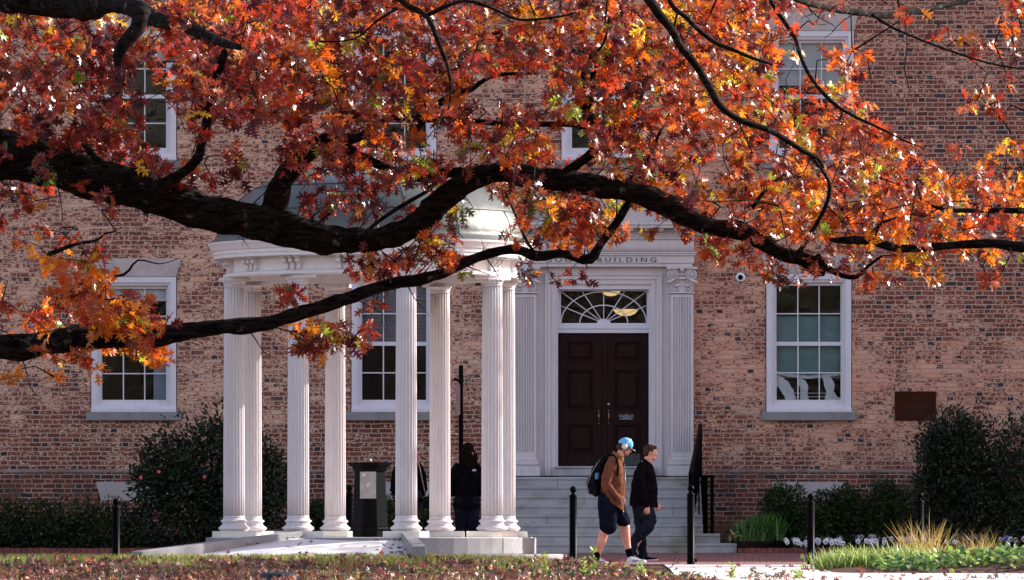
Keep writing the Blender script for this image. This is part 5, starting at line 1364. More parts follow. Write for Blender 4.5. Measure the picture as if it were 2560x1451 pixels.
leaves_mesh('crown', OAKLO, p, rdir(n), rdir(n)*.7+np.array([0,0,.7]), rng.uniform(.15,.24,n), PV[rng.choice(len(PK),n,p=ww)], M['leaf'], tree3, fold=.4, curl=.3)
# ---------------------------------------------------------------- people
def chain(m, st, n=16, axis='Y', cap=True):
    """closed loft: stations (x,y,z,ra,rb): rb along `axis`, ra across it in the plane of travel"""
    P = [Vector(s[:3]) for s in st]; k = len(P); ax = Vector((0,1,0)) if axis == 'Y' else Vector((1,0,0))
    rings = []
    def ring(p, t, ra, rb):
        b = ax-t*ax.dot(t)
        b = b.normalized() if b.length > 1e-3 else Vector((1,0,0))
        a = t.cross(b).normalized()
        return [p+a*ra*math.cos(2*math.pi*i/n)+b*rb*math.sin(2*math.pi*i/n) for i in range(n)]
    for i in range(k):
        t = (P[min(i+1,k-1)]-P[max(i-1,0)]).normalized()
        if i == 0 and cap:
            for u in (.15,.5,.85): rings.append(ring(P[0]-t*min(st[0][3],st[0][4])*math.cos(u*math.pi/2)*.9, t, st[0][3]*math.sin(u*math.pi/2), st[0][4]*math.sin(u*math.pi/2)))
        rings.append(ring(P[i], t, st[i][3], st[i][4]))
        if i == k-1 and cap:
            for u in (.85,.5,.15): rings.append(ring(P[-1]+t*min(st[-1][3],st[-1][4])*math.cos(u*math.pi/2)*.9, t, st[-1][3]*math.sin(u*math.pi/2), st[-1][4]*math.sin(u*math.pi/2)))
    v = [q for r in rings for q in r]; K = len(rings)
    f = [(j*n+i, j*n+(i+1)%n, (j+1)*n+(i+1)%n, (j+1)*n+i) for j in range(K-1) for i in range(n)]
    f += [tuple(range(n-1,-1,-1)), tuple((K-1)*n+i for i in range(n))]
    m.add(v, f, True)
def fused(m, name, mat, parent, voxel=.008, smooth=3, disp=0.0, dscale=6.0, weld=True):
    """join overlapping closed lofts into one continuous skin"""
    off = world_loc(parent)
    me = bpy.data.meshes.new('tmp'); me.from_pydata([tuple(Vector(v)-off) for v in m.v], [], m.f); me.update()
    bm = bmesh.new(); bm.from_mesh(me); bmesh.ops.recalc_face_normals(bm, faces=bm.faces); bm.to_mesh(me); bm.free()
    o = bpy.data.objects.new('tmp', me); COL.objects.link(o)
    r = o.modifiers.new('r','REMESH'); r.mode = 'VOXEL'; r.voxel_size = voxel; r.use_smooth_shade = True
    if smooth: s = o.modifiers.new('s','SMOOTH'); s.iterations = smooth; s.factor = .5
    bpy.context.view_layer.update()
    dg = bpy.context.evaluated_depsgraph_get(); dg.update()
    me2 = bpy.data.meshes.new_from_object(o.evaluated_get(dg)); bpy.data.objects.remove(o)
    if disp:
        nrm = [v.normal.copy() for v in me2.vertices]
        for v, nn in zip(me2.vertices, nrm):
            q = v.co*dscale
            v.co += nn*disp*(mnoise.noise(Vector((q.x,q.y,q.z*1.6)))+.5*mnoise.noise(Vector((q.x*2.1+q.z,q.y*2,q.z*2.7))))
    me2.polygons.foreach_set('use_smooth', [True]*len(me2.polygons))
    me2.name = name; me2.materials.clear(); me2.materials.append(mat)
    b = bpy.data.objects.new(name, me2); COL.objects.link(b); b.parent = parent; return b
M['jacket'] = cloth('brown_canvas', (.105,.040,.024), (.14,.056,.034), .6, 14)
M['collar'] = cloth('tan_corduroy', (.17,.09,.03), (.21,.115,.04), .5, 60)
M['navy'] = cloth('navy_cotton', (.005,.006,.013), (.009,.010,.018), .5, 14)
M['slate'] = cloth('slate_trousers', (.010,.012,.020), (.017,.019,.029), .6, 12)
M['blazer'] = cloth('plum_black_blazer', (.0045,.003,.0045), (.0075,.005,.0075), .5, 12)
M['black'] = cloth('black_fabric', (.003,.003,.0045), (.005,.005,.007), .6, 12)
M['nylon'] = simple('backpack_nylon', (.003,.003,.0045), (.007,.007,.009), 8, .6, 0, .6, 22, .008, .03)
M['bluecap'] = cloth('blue_cap', (.12,.36,.66), (.15,.42,.72), .3, 50)
M['sneaker'] = simple('white_leather', (.62,.60,.62), (.7,.68,.7), 9, .5, 0, .2, 30, .003, .4)
M['sole'] = simple('rubber_sole', (.6,.6,.62), (.7,.7,.7), 9, .6, 0, 0)
M['hair_brown'] = simple('brown_hair', (.025,.012,.008), (.06,.03,.02), 60, .6, 0, .6, 90, .004, .15, (1,1,.25))
M['hair_dark'] = simple('dark_hair', (.0025,.0015,.0015), (.010,.005,.0035), 60, .6, 0, .7, 90, .005, .02, (1,1,.2))
M['hair_red'] = simple('auburn_hair', (.16,.04,.015), (.28,.08,.03), 60, .4, 0, .6, 90, .004, .4, (1,1,.2))
M['beard'] = simple('beard', (.14,.055,.03), (.22,.09,.05), 60, .8, 0, .6, 120, .003)
M['lens'] = simple('eyeglass_frame', (.03,.02,.02), (.04,.03,.02), 9, .3, 0, 0)
M['phones'] = simple('grey_white_plastic', (.55,.55,.56), (.62,.62,.63), 9, .35, 0, 0)
M['bottle'] = simple('teal_bottle', (.03,.16,.24), (.04,.2,.3), 9, .3, 0, 0)
M['pants_gray'] = cloth('dark_grey_trousers', (.016,.015,.018), (.025,.022,.026), .5, 12)

def Q(px, py, d, dy=0.0):
    v = Pt(px,py,d); v.y += dy; return v
def st(px, py, d, ra_px, rb, dy=0.0):
    v = Q(px,py,d,dy); return (v.x,v.y,v.z,ra_px*d/F,rb)
def profile_head(m, d, S_, cx, cy, tilt, k=1.0):
    """face in profile looking +x. cx,cy px centre of skull, tilt degrees forward; units fractions of head height"""
    h = .225*k; c = Pt(cx,cy,d); ct, sn = math.cos(R(tilt)), math.sin(R(tilt))
    def q(u, w, v=0): return Vector((c.x+(u*ct+w*sn)*h, c.y+v*h, c.z+(-u*sn+w*ct)*h))
    def e(u,w,v,r,sc): p = q(u,w,v); m.sphere(p, r*h, 16, 12, sc)
    e(-.05,.12,0,.40,(1.0,.86,.98)); e(.05,-.02,0,.34,(1,.84,1.15))           # skull, face mass
    e(.13,-.30,0,.20,(1.1,1.15,.85)); e(.24,-.38,0,.095,(1.05,1.2,.95))        # jaw, chin
    chain(m, [tuple(q(.36,.10))+(.035*h,.05*h), tuple(q(.40,0))+(.042*h,.055*h), tuple(q(.455,-.08))+(.05*h,.07*h)], 10)  # nose
    e(.40,-.11,0,.06,(1,1.25,.8)); e(.335,.13,0,.07,(.8,2.6,.7))                # nose tip, brow
    e(.345,-.215,0,.05,(1,1.7,.6)); e(.335,-.265,0,.048,(1,1.6,.65))              # lips
    for s in (-1,1):
        e(.27,-.06,s*.16,.10,(1,.9,.9)); p = q(-.04,-.02,s*.345); m.sphere(p, .085*h, 10, 8, (.75,.32,1.25))   # cheek, ear
    return q, h
def eyes(q, h, parent):
    m = MB()
    for s in (-1,1): m.sphere(q(.315,.055,s*.15), .036*h, 8, 6, (1,1.2,.7))
    m.build('eyes', M['lens'], parent)
def hand(m, wrist, dirn, side, L=.185, curl=.5, back=Vector((1,0,0))):
    """palm + 5 fingers; dirn along the forearm, side = direction of the thumb"""
    dirn = dirn.normalized(); side = (side-dirn*side.dot(dirn)).normalized(); nrm = dirn.cross(side)
    if nrm.dot(back) < 0: nrm = -nrm
    k = L/.185
    m.tube([wrist, wrist+dirn*.03*k, wrist+dirn*.07*k, wrist+dirn*.095*k], [.024*k,.030*k,.040*k,.038*k], 12, ref=nrm, rb=[.018*k,.016*k,.016*k,.013*k])
    for i, (o, l) in enumerate(((.030,.068),(.010,.078),(-.011,.072),(-.031,.058))):
        p = wrist+dirn*.088*k+side*o*k; pts = [p]; ang_ = .25*curl; dcur = dirn
        for seg in (.42,.32,.26):
            a = ang_; dcur = (dirn*math.cos(a)-nrm*math.sin(a)); pts.append(pts[-1]+dcur*l*seg*k); ang_ += 1.0*curl
        m.tube(pts, [.0098*k,.0092*k,.0085*k,.0065*k], 8, ref=nrm)
    p = wrist+dirn*.03*k+side*.025*k
    m.tube([p, p+(dirn*.6+side*.7)*.04*k, p+(dirn*.95+side*.5-nrm*.25)*.068*k, p+(dirn*1.1+side*.35-nrm*.4)*.085*k], [.014*k,.012*k,.010*k,.008*k], 8, ref=nrm)

# ======== man in the brown jacket (walks towards the right, looks down)
d = 95.5; mb = Q(1548,1410,d)
man = empty('person', mb, 'walking man in a brown jacket, navy shorts, white sneakers and blue cap, looking down', 'person')
m = MB()
q, h = profile_head(m, d, None, 1563, 1119, 24)
chain(m, [st(1541,1153,d,11,.060),st(1548,1141,d,10.5,.056),st(1555,1131,d,11,.058)])
chain(m, [st(1527,1240,d,20,.15),st(1524,1215,d,20,.145),st(1529,1180,d,21,.16),st(1535,1158,d,15,.15)])
# arms
for dy in (-.19,.19):
    fz = 0 if dy < 0 else 8
    chain(m, [st(1530,1158,d,10,.055,dy*.9),st(1521,1185,d,9.5,.05,dy),st(1517,1208,d,8,.043,dy*1.05),st(1530,1226,d,7.2,.037,dy),st(1544,1243,d,5.2,.028,dy*.85)])
# legs (near leg = left one in the picture)
chain(m, [st(1523,1240,d,22,.10,-.09),st(1520,1280,d,17,.088,-.09),st(1513,1318,d,12.5,.066,-.09),st(1510,1332,d,12,.062,-.09),st(1504,1352,d,12.3,.060,-.09),st(1498,1370,d,9,.045,-.09),st(1494,1388,d,7.2,.036,-.09),st(1492,1402,d,8,.036,-.09)])
chain(m, [st(1530,1240,d,22,.10,.09),st(1543,1275,d,17,.088,.09),st(1558,1305,d,13.2,.066,.09),st(1563,1320,d,12.4,.062,.09),st(1564,1340,d,12,.060,.09),st(1568,1362,d,9,.045,.09),st(1573,1382,d,7.2,.036,.09),st(1578,1397,d,7.5,.036,.09)])
chain(m, [st(1488,1404,d,5,.03,-.09),st(1505,1408,d,4.5,.035,-.09),st(1518,1411,d,3,.03,-.09)])
chain(m, [st(1578,1399,d,5,.03,.09),st(1595,1404,d,4.5,.035,.09),st(1610,1407,d,3,.03,.09)])
w = Q(1544,1243,d,-.17); hand(m, w, Vector((.7,.1,-.7)), Vector((.6,-.2,.5)), .17, .6)
body = fused(m, 'body', M['skin'], man, .0075, 3)
eyes(q, h, man)
m = MB()
chain(m, [tuple(q(.30,-.20))+(.04*h,.12*h),tuple(q(.30,-.38))+(.07*h,.13*h),tuple(q(.16,-.46))+(.09*h,.16*h)], 12); m.sphere(q(.22,-.37,0), .15*h, 12, 8, (1,1.35,.75)); m.sphere(q(.06,-.28,0), .15*h, 12, 8, (.8,2.0,1.3))
fused(m, 'beard', M['beard'], man, .006, 2, .003, 60)
m = MB(); m.sphere(q(-.20,-.02,0), .31*h, 16, 10, (1,1.1,.95)); m.sphere(q(-.40,-.13,0), .13*h, 10, 8, (1.2,1.6,1.2)); m.sphere(q(.10,-.0,-.26), .12*h, 10, 8, (.9,.6,1.2))
fused(m, 'hair', M['hair_brown'], man, .007, 1, .008, 30)
# cap
m = MB()
cu = [(-.47,.10),(-.44,.26),(-.33,.42),(-.15,.53),(.06,.55),(.25,.47),(.36,.33),(.40,.16)]
m.sphere(q(-.06,.18,0), .48*h, 24, 16, (1.0,.90,.90))
cap = MB(); 
for v in m.v: pass
b0 = len(m.v)
c0 = q(-.03,.20,0)
nrm = (q(0,1)-q(0,0)).normalized(); lim = (q(-.03,.12,0))
vv = []
for x,y,z in m.v:
    p = Vector((x,y,z)); dd = (p-lim).dot(nrm)
    if dd < 0: p = p-nrm*dd*1.0
    vv.append(tuple(p))
m.v = vv
capo = m.build('cap', M['bluecap'], man)
m = MB(); tip = []
n = 10
top = [q(.36+.30*math.cos(R(a)), .115-.03*math.cos(R(a)), .34*math.sin(R(a))) for a in range(-90,91,18)]
bot = [p-nrm*.035*h for p in top]; inn = [q(.20,.15,-.34),q(.20,.15,.34)]
k = len(top); m.add(top+bot, [tuple(range(k)), tuple(range(2*k-1,k-1,-1))]+[(i,i+1,k+i+1,k+i) for i in range(k-1)]+[(k-1,0,k,2*k-1)])
m.build('brim', simple('pale_brim', (.45,.50,.58), (.5,.55,.62), 9, .7, 0, 0), capo)
# glasses
m = MB(); m.tube([q(.38,.05,-.16),q(.33,.06,-.26),q(.0,.05,-.345)], .008*1, 6); m.tube([q(.40+.03*math.cos(R(a)),.03+.075*math.sin(R(a)),-.14+.085*math.cos(R(a))) for a in range(0,361,40)], .0035, 5); m.build('eyeglasses', M['lens'], man)
# headphones
hp = empty('headphones', q(0,.1,-.37), 'grey white headphones worn over the blue cap', 'headphones')
for s in (-1,1):
    m = MB(); p = q(-.055,.02,s*.37); m.tube([p, p+Vector((0,s*.035,0))], [.042,.038], 20, ref=Vector((0,0,1))); m.build('ear_cup', M['phones'], hp)
m = MB(); m.tube([q(-.055+.16*math.sin(R(a))*1.0, .02+.56*math.sin(R(a)), .42*math.cos(R(a))) for a in range(0,181,12)], .013, 8, ref=Vector((1,0,0))); m.build('headband', M['phones'], hp)
# jacket: body, sleeves, slanted hem
m = MB()
def slab(m, sections, n=28):
    """sections: (z_py or per-side hem, back px, front px, half width m)"""
    v = []; K = len(sections)
    for (pyb, pyf, xb, xf, hw, sq) in sections:
        for i in range(n):
            a = 2*math.pi*i/n; ca, sa = math.cos(a), math.sin(a)
            ca2 = math.copysign(abs(ca)**sq, ca); sa2 = math.copysign(abs(sa)**sq, sa)
            px = (xb+xf)/2+(xf-xb)/2*ca2; py = pyb+(pyf-pyb)*(ca2+1)/2
            p = Pt(px,py,d); v.append((p.x, p.y+hw*sa2, p.z))
    f = [(j*n+i, j*n+(i+1)%n, (j+1)*n+(i+1)%n, (j+1)*n+i) for j in range(K-1) for i in range(n)]
    f += [tuple(range(n-1,-1,-1)), tuple((K-1)*n+i for i in range(n))]
    m.add(v, f, True)
slab(m, [(1234,1279,1496,1558,.205,.85),(1222,1262,1499,1561,.205,.85),(1205,1230,1503,1563,.20,.85),(1185,1200,1506,1562,.20,.85),(1168,1175,1509,1558,.205,.85),(1155,1158,1514,1556,.20,.9),(1144,1150,1522,1556,.15,1),(1138,1147,1531,1557,.095,1)])
for dy in (-.215,.205):
    chain(m, [st(1531,1152,d,12,.075,dy*.78),st(1524,1170,d,14,.082,dy),st(1516,1192,d,13.5,.078,dy*1.05),st(1514,1212,d,12.5,.07,dy*1.07),st(1523,1227,d,12,.065,dy*1.05),st(1537,1241,d,9.5,.052,dy*.95),st(1543,1247,d,8,.046,dy*.9)])
jk = fused(m, 'jacket', M['jacket'], man, .008, 2, .012, 8)
m = MB(); chain(m, [st(1536,1141,d,8,.10),st(1545,1143,d,10,.105),st(1553,1149,d,8,.10)], 16)
slab(m, [(1148,1158,1524,1560,.11,1),(1136,1152,1530,1557,.095,1),(1126,1142,1533,1552,.085,1)]); fused(m, 'collar', M['collar'], jk, .008, 1, .003, 20)
# far side of the jacket front edge, zip end
m = MB(); m.tube([Q(1558,1276,d,-.10),Q(1557.5,1288,d,-.10)], .006, 6); m.tube([Q(1561,1160,d,-.06),Q(1564,1215,d,-.10),Q(1561,1276,d,-.12)], .005, 6); m.build('zip', M['brass'], jk)
# pocket welt and cuff
m = MB(); m.tube([Q(1519,1226,d,-.30),Q(1531,1241,d,-.288),Q(1541,1251,d,-.27)], .006, 6); m.build('pocket_edge', M['navy'], jk)
# shorts
m = MB()
chain(m, [st(1520,1318,d,21.5,.125,-.10),st(1519,1290,d,23,.13,-.10),st(1520,1262,d,26,.135,-.08),st(1522,1240,d,27,.135,-.06)])
chain(m, [st(1561,1306,d,16.5,.115,.10),st(1550,1285,d,19,.125,.10),st(1538,1262,d,23,.13,.08),st(1530,1240,d,24,.135,.06)])
fused(m, 'shorts', M['navy'], man, .008, 2, .010, 8)
m = MB()
chain(m, [st(1493,1383,d,9,.045,-.09),st(1492,1392,d,8.5,.042,-.09),st(1491,1404,d,9,.042,-.09)])
fused(m, 'sock', M['black'], man, .006, 1)
m = MB(); chain(m, [st(1572,1376,d,9.5,.047,.09),st(1576,1388,d,9,.042,.09),st(1579,1397,d,9,.042,.09)]); fused(m, 'sock', M['black'], man, .006, 1)
def shoe(hx, hy, tx, ty, dy, name='sneaker', mat='sneaker', logo=True, d=d, k=1.0, parent=man, solemat='sole'):
    """heel bottom px -> toe bottom px"""
    a, b = Q(hx,hy,d,dy), Q(tx,ty,d,dy); t = (b-a); L = t.length; t.normalize(); u = Vector((-t.z,0,t.x))
    if u.z < 0: u = -u
    def g(f, hgt, v=0): p = a+t*f*L+u*hgt; p.y += v; return p
    m = MB()
    secs = [(.02,.030,.030,.050),(.10,.034,.036,.085),(.25,.036,.038,.098),(.40,.038,.040,.085),(.55,.044,.044,.062),(.72,.048,.048,.048),(.88,.042,.042,.038),(.97,.028,.028,.030)]
    n = 14; v = []
    for f, w1, w2, hh in secs:
        for i in range(n):
            al = 2*math.pi*i/n; c_, s_ = math.cos(al), math.sin(al)
            y = math.copysign(abs(c_)**.8,c_)*w1; zz_ = .012+(hh*k if s_ > 0 else .010)*math.copysign(abs(s_)**.8,s_)+(hh*k*.0)
            v.append(g(f, max(.004,zz_), y))
    K = len(secs); fcs = [(j*n+i, j*n+(i+1)%n, (j+1)*n+(i+1)%n, (j+1)*n+i) for j in range(K-1) for i in range(n)]+[tuple(range(n-1,-1,-1)), tuple((K-1)*n+i for i in range(n))]
    m.add(v, fcs, True)
    s_o = m.build(name, M[mat], parent)
    m = MB(); out = [(0,.026),(.05,.036),(.3,.037),(.6,.047),(.8,.048),(.95,.034),(1.0,.012)]
    poly = [g(f,0,w) for f, w in out]+[g(f,0,-w) for f, w in reversed(out)]; n2 = len(poly)
    m.add(poly+[p+u*.028*k for p in poly], [tuple(range(n2)), tuple(range(2*n2-1,n2-1,-1))]+[(i,(i+1)%n2,(i+1)%n2+n2,i+n2) for i in range(n2)])
    bevel(m.build('sole', M[solemat], s_o), .006, 2)
    if logo:   # curved tick on the side
        m = MB(); pts = [(.62,.060),(.50,.040),(.42,.034),(.34,.040),(.38,.058)]
        poly = [g(.70,.066,-.046),g(.55,.046,-.0455),g(.44,.036,-.0445),g(.35,.036,-.044),(g(.30,.044,-.043)),(g(.33,.056,-.042)),g(.36,.048,-.0435),g(.43,.046,-.0445),g(.54,.054,-.0455)]
        n3 = len(poly); m.add(poly+[p+Vector((0,.004,0)) for p in poly], [tuple(range(n3)), tuple(range(2*n3-1,n3-1,-1))]+[(i,(i+1)%n3,(i+1)%n3+n3,i+n3) for i in range(n3)])
        m.build('logo', M['navy'], s_o)
    m = MB()
    for f in (.46,.53,.60): m.tube([g(f,.088-.10*(f-.46),-.028),g(f+.01,.096-.12*(f-.46),0),g(f,.088-.10*(f-.46),.028)], .0035, 5)
    m.build('laces', M[solemat], s_o)
    return s_o
shoe(1479,1409,1528,1416,-.09); shoe(1566,1412,1617,1408,.02)
# backpack
bp = empty('backpack', Q(1492,1200,d), 'black backpack with a teal side bottle, worn by the man in the brown jacket', 'backpack')
m = MB()
chain(m, [st(1491,1232,d,11,.14),st(1487,1219,d,15,.15),st(1488,1200,d,17,.155),st(1495,1178,d,15.5,.15),st(1502,1160,d,14,.14),st(1509,1148,d,9,.11)], 18)
chain(m, [st(1477,1229,d,8,.11),st(1475,1211,d,9,.12),st(1480,1193,d,8,.11)], 14)
bk = fused(m, 'bag', M['nylon'], bp, .008, 2, .010, 10)
for dy in (-.15,.15):
    m = MB(); m.tube([Q(1506,1146,d,dy*.7),Q(1520,1137,d,dy*.95),Q(1534,1139,d,dy*1.25),Q(1542,1152,d,dy*1.5),Q(1545,1172,d,dy*1.55),Q(1543,1190,d,dy*1.6)], .020, 8, ref=Vector((0,1,0)), rb=[.012]*6); m.build('strap', M['nylon'], bp)
m = MB(); m.tube([Q(1492,1199,d,-.165),Q(1493,1183,d,-.165)], [.03,.028], 14); m.build('bottle', M['bottle'], bp)
m = MB(); m.tube([Q(1468,1214,d,-.10),Q(1477,1186,d,-.12),Q(1492,1160,d,-.12),Q(1504,1147,d,-.08)], .0045, 6); m.tube([Q(1472,1232,d,-.11),Q(1466,1212,d,-.09)], .004, 6); m.build('zipper', M['steel'], bk)

# ======== man in the dark blazer
d = 98.8; man2 = empty('person', Q(1610,1403,d), 'short haired man in a dark blazer and slate trousers walking behind the man in brown', 'person')
m = MB(); q, h = profile_head(m, d, None, 1627, 1133, 2, .98)
chain(m, [st(1612,1163,d,13,.068),st(1618,1154,d,11.5,.062),st(1624,1144,d,11,.06)])
chain(m, [st(1606,1262,d,22,.15),st(1606,1235,d,23,.15),st(1610,1200,d,22,.165),st(1613,1175,d,16,.15)])
chain(m, [st(1603,1170,d,9.5,.055,-.19),st(1602,1200,d,9,.05,-.22),st(1604,1225,d,8,.043,-.235),st(1612,1247,d,6.5,.036,-.23),st(1618,1266,d,4.6,.026,-.22)])
chain(m, [st(1613,1170,d,9.5,.055,.19),st(1618,1200,d,9,.05,.22),st(1624,1225,d,8,.043,.235),st(1632,1245,d,6.5,.036,.23),st(1638,1258,d,4.6,.026,.22)])
hand(m, Q(1619,1266,d,-.22), Vector((-.02,0,-1)), Vector((-.8,-.4,0)), .165, .75, Vector((0,-1,0)))
hand(m, Q(1638,1258,d,.22), Vector((.5,0,-.85)), Vector((.8,.2,.2)), .165, .6)
chain(m, [st(1612,1262,d,19,.09,-.09),st(1628,1300,d,12,.07,-.09),st(1606,1335,d,9,.055,-.09),st(1585,1370,d,6.5,.04,-.09)])
chain(m, [st(1604,1262,d,19,.09,.09),st(1603,1320,d,11,.06,.09),st(1612,1385,d,6.5,.04,.09)])
fused(m, 'body', M['skin'], man2, .0075, 3); eyes(q, h, man2)
m = MB(); m.sphere(q(-.10,.22,0), .415*h, 18, 12, (1.0,.92,.86)); m.sphere(q(-.26,.02,0), .25*h, 14, 10, (1,1.35,1.2)); m.sphere(q(.22,.36,0), .18*h, 12, 8, (1,1.4,.8)); m.sphere(q(-.03,.12,-.30), .12*h, 10, 8, (1,.4,1.3))
fused(m, 'hair', M['hair_brown'], man2, .007, 1, .007, 34)
m = MB()
slab(m, [(1266,1269,1574,1644,.20,.85),(1252,1254,1574,1644,.20,.85),(1225,1225,1577,1644,.195,.85),(1200,1200,1580,1642,.20,.85),(1180,1182,1586,1638,.21,.85),(1166,1170,1594,1634,.18,.95),(1158,1164,1604,1630,.11,1)])
chain(m, [st(1604,1165,d,11,.07,-.16),st(1600,1182,d,13,.078,-.215),st(1600,1205,d,12.5,.074,-.24),st(1604,1226,d,11.5,.066,-.25),st(1611,1246,d,10,.058,-.245),st(1616,1263,d,8.5,.05,-.23)])
chain(m, [st(1612,1165,d,11,.07,.16),st(1616,1182,d,12,.075,.215),st(1620,1205,d,12,.07,.24),st(1626,1226,d,10.5,.062,.25),st(1634,1250,d,8.5,.052,.23)])
fused(m, 'blazer', M['blazer'], man2, .008, 2, .010, 7)
m = MB(); slab(m, [(1163,1172,1604,1634,.11,1),(1152,1166,1605,1633,.09,1),(1145,1161,1608,1631,.084,1)]); fused(m, 'collar', M['blazer'], man2, .008, 1)
m = MB()
chain(m, [st(1604,1258,d,25,.14,-.05),st(1616,1280,d,21,.125,-.09),st(1624,1302,d,18,.105,-.09),st(1618,1318,d,17,.095,-.09),st(1600,1336,d,15,.085,-.09),st(1586,1352,d,13,.08,-.09),st(1580,1368,d,12,.075,-.09),st(1578,1380,d,11,.07,-.09)])
chain(m, [st(1604,1258,d,25,.14,.05),st(1603,1285,d,21,.12,.08),st(1602,1315,d,15.5,.095,.09),st(1602,1345,d,13,.082,.09),st(1605,1370,d,12,.075,.09),st(1608,1388,d,12.5,.075,.09),st(1606,1394,d,13,.075,.09)])
fused(m, 'trousers', M['slate'], man2, .008, 2, .012, 8)
m = MB(); chain(m, [st(1588,1350,d,9,.055,-.09),st(1581,1372,d,8.5,.05,-.09),st(1577,1388,d,8.5,.045,-.09)]); chain(m, [st(1606,1375,d,9,.055,.09),st(1609,1392,d,9,.05,.09),st(1608,1399,d,9,.045,.09)]); fused(m, 'socks', M['black'], man2, .007, 1)
shoe(1600,1405,1646,1401,.06,'shoe','navy',False,d,.72,man2); shoe(1574,1382,1596,1403,-.09,'shoe','navy',False,d,.72,man2)

# ======== two women seen from behind, standing behind the colonnade
def woman(px, d, label, hairm, top_py, coat_py, hairlen, pants, redtip=False):
    base = Q(px,1397,d); w_ = empty('person', base, label, 'person'); m = MB(); s = F/d
    hy = top_py+19; hc = Q(px+3,hy,d)
    m.sphere(hc, .098, 18, 14, (.86,1,1.18)); m.sphere(hc+Vector((0,.05,-.05)), .07, 12, 10, (.85,1,1.2)); m.sphere(hc+Vector((0,.125,-.02)), .014, 8, 6); m.sphere(hc+Vector((0,.105,-.055)), .02, 8, 6, (1.6,.8,.6))
    for sd in (-1,1): m.sphere(hc+Vector((sd*.088,.01,-.01)), .022, 8, 6, (.4,.8,1.3))
    def sx(dx, py, ra, rb, dy=0): v = Q(px+dx,py,d,dy); return (v.x,v.y,v.z,ra,rb)
    # lofts with `axis X`: rb is the half width
    chain(m, [sx(2,hy+14,.05,.048),sx(2,hy+26,.052,.052)], 14, 'X')
    chain(m, [sx(0,1262,.105,.155),sx(0,1240,.095,.13),sx(0,1215,.10,.14),sx(0,1185,.105,.165),sx(1,1170,.09,.15),sx(1,1161,.06,.09)], 18, 'X')
    for sd in (-1,1):
        chain(m, [sx(sd*27,1168,.045,.045),sx(sd*33,1195,.042,.042),sx(sd*36,1222,.038,.037,.02),sx(sd*28,1232,.032,.032,.16),sx(sd*20,1226,.025,.025,.27)], 12, 'X')
        hand(m, Q(px+sd*20,1226,d,.27), Vector((-sd*.3,.9,.3)), Vector((0,.1,1)), .16, .8, Vector((sd,0,0)))
        chain(m, [sx(sd*14,1262,.09,.085),sx(sd*15,1300,.075,.07),sx(sd*13,1335,.05,.05),sx(sd*13,1360,.05,.048,-.01),sx(sd*12,1388,.033,.032)], 14, 'X')
        chain(m, [sx(sd*12,1393,.03,.032,-.02),sx(sd*13,1394,.028,.038,.08),sx(sd*13,1395,.02,.035,.17)], 12, 'X')
    fused(m, 'body', M['skin'], w_, .0075, 2)
    m = MB()
    chain(m, [sx(0,coat_py,.135,.205),sx(0,coat_py-14,.13,.195),sx(0,1232,.12,.165),sx(0,1210,.12,.17),sx(0,1188,.125,.195),sx(1,1172,.11,.18),sx(1,1162,.085,.115),sx(2,1156,.07,.075)], 22, 'X')
    for sd in (-1,1):
        chain(m, [sx(sd*24,1167,.062,.06),sx(sd*32,1182,.062,.06),sx(sd*36,1205,.058,.055),sx(sd*38,1224,.055,.053,.02),sx(sd*34,1234,.05,.048,.10),sx(sd*26,1231,.042,.042,.20)], 14, 'X')
    ct = fused(m, 'jacket', M['black'], w_, .008, 2, .010, 8)
    m = MB()
    for sd in (-1,1): chain(m, [sx(sd*13,coat_py-16,.12,.12),sx(sd*14,1290,.105,.10),sx(sd*14,1320,.09,.085),sx(sd*14,1350,.08,.075),sx(sd*13,1386,.075,.068)], 16, 'X')
    fused(m, 'trousers', M[pants], w_, .008, 2, .010, 8)
    for sd in (-1,1):
        m = MB(); chain(m, [sx(sd*12,1390,.045,.042,-.03),sx(sd*13,1392,.04,.048,.08),sx(sd*13,1394,.025,.042,.19)], 12, 'X'); fused(m, 'shoe', M['black'], w_, .007, 1)
    m = MB()
    m.sphere(hc+Vector((0,-.02,.012)), .108, 20, 14, (.88,.98,1.14))
    for k in range(26):
        u = k/25*2-1; a = hc+Vector((u*.085,-.07-.03*(1-abs(u)),.02*(1-abs(u))))
        e = Q(px+3+hairlen[1]+u*hairlen[2],hairlen[0]+rng.uniform(-4,4)-6*abs(u),d,-.135)
        mid = a.lerp(e,.5)+Vector((u*.03+rng.normal()*.008,-.03,0)); m.tube([a,a.lerp(mid,.6)+Vector((rng.normal()*.006,-.01,0)),mid,e], [.026,.024,.018,.006], 8)
    fused(m, 'hair', M[hairm], w_, .008, 1, .006, 26)
    return w_, hc, ct
w2, hc, ct = woman(1167, 99.5, 'woman in black jacket and navy trousers seen from behind, dark hair in a clip', 'hair_dark', 1110, 1266, (1172,5,17), 'navy')
m = MB(); c = hc+Vector((.055,-.125,-.05)); 
for k in range(5): m.tube([c+Vector((.0,0,.03-.014*k)), c+Vector((.02,-.018,.028-.014*k)), c+Vector((.036,.01,.022-.014*k))], .006, 6)
m.tube([c+Vector((.0,0,.035)), c+Vector((.005,0,-.04))], .008, 6); m.build('claw_clip', simple('tortoise_clip', (.35,.10,.03), (.5,.2,.06), 30, .3, 0, 0), w2)
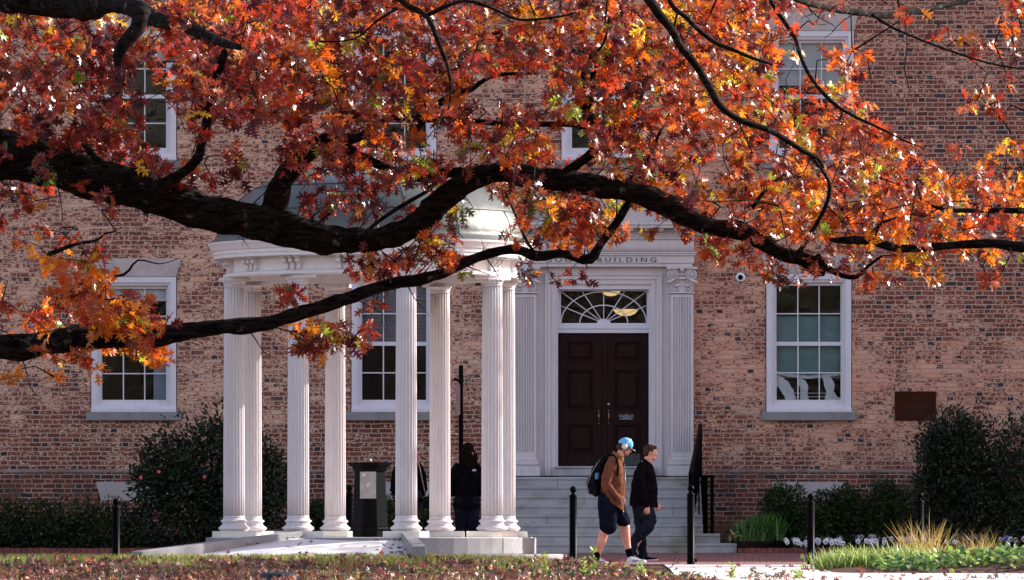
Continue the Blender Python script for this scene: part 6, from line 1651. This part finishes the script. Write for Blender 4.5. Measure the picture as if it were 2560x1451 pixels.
# small white three-arc mark with short lines on the right shoulder of the jacket
m = MB(); c = Q(1186,1177,99.5,-.152)
for r0 in (.026,.018,.010):
    m.tube([c+Vector((-r0*math.sin(R(a)),-.004-.003*math.cos(R(a)),r0*math.cos(R(a))-.008)) for a in range(0,91,15)], .0032, 5)
for k in range(3): m.box(c.x+.003,c.x+.024,c.y-.006,c.y-.001,c.z-.008+.009*k,c.z-.003+.009*k)
m.build('logo', M['print'], ct)
w1, hc1, ct1 = woman(1022, 99.6, 'auburn haired woman in a dark coat and grey trousers, half hidden behind a column', 'hair_red', 1112, 1252, (1166,4,13), 'pants_gray')
hb = empty('handbag', Q(1069,1256,99.5), 'small black handbag on a chain strap hanging at the half hidden woman’s side'.replace('’',"'"), 'handbag')
m = MB(); chain(m, [tuple(Q(1069,1266,99.5,-.06))+(.035,.075),tuple(Q(1068,1258,99.5,-.06))+(.04,.08),tuple(Q(1066,1246,99.5,-.06))+(.03,.055)], 14, 'X'); fused(m, 'bag', M['nylon'], hb, .007, 1, .006, 14)
m = MB(); m.tube([Q(1045,1152,99.5,-.12),Q(1050,1170,99.5,-.165),Q(1056,1200,99.5,-.16),Q(1062,1228,99.5,-.14),Q(1066,1246,99.5,-.07)], .0055, 6); m.build('chain_strap', M['steel'], hb)
# ---------------------------------------------------------------- camera, sun, sky
cd = bpy.data.cameras.new('camera'); cam_o = bpy.data.objects.new('camera', cd); COL.objects.link(cam_o)
cam_o.location = (0,0,CZ); cam_o.rotation_euler = (R(90),0,0)
cd.sensor_width = 36; cd.lens = F/2560*36; cd.shift_y = (1332-725.5)/2560; cd.clip_start = 1; cd.clip_end = 2000
scene.camera = cam_o
EL, AZ = 25.0, 27.0
Sd = Vector((math.cos(R(EL))*math.cos(R(AZ)), math.cos(R(EL))*math.sin(R(AZ)), math.sin(R(EL))))
ld = bpy.data.lights.new('sun', 'SUN'); ld.energy = 4.6; ld.angle = R(.5); ld.color = (1,.955,.90)
lo = bpy.data.objects.new('sun', ld); COL.objects.link(lo); lo.rotation_euler = Sd.to_track_quat('Z','Y').to_euler(); lo.location = (30,60,40)
w = bpy.data.worlds.new('World'); scene.world = w; w.use_nodes = True
nt = w.node_tree; bg = nt.nodes['Background']; sk_ = nt.nodes.new('ShaderNodeTexSky'); sk_.sky_type = 'NISHITA'; sk_.sun_disc = False
sk_.sun_elevation = R(EL); sk_.sun_rotation = R(90-AZ); sk_.air_density = 1.0; sk_.dust_density = 1.2; sk_.ozone_density = 1.0
tn = nt.nodes.new('ShaderNodeMix'); tn.data_type = 'RGBA'; tn.blend_type = 'MULTIPLY'; tn.inputs[0].default_value = 1; tn.inputs[7].default_value = (1.22,.95,.88,1)
nt.links.new(sk_.outputs[0], tn.inputs[6]); nt.links.new(tn.outputs[2], bg.inputs[0]); bg.inputs[1].default_value = .137
scene.view_settings.view_transform = 'Standard'; scene.view_settings.look = 'None'; scene.view_settings.gamma = 1
scene.view_settings.exposure = 1.47
scene.cycles.max_bounces = 6; scene.cycles.transparent_max_bounces = 12
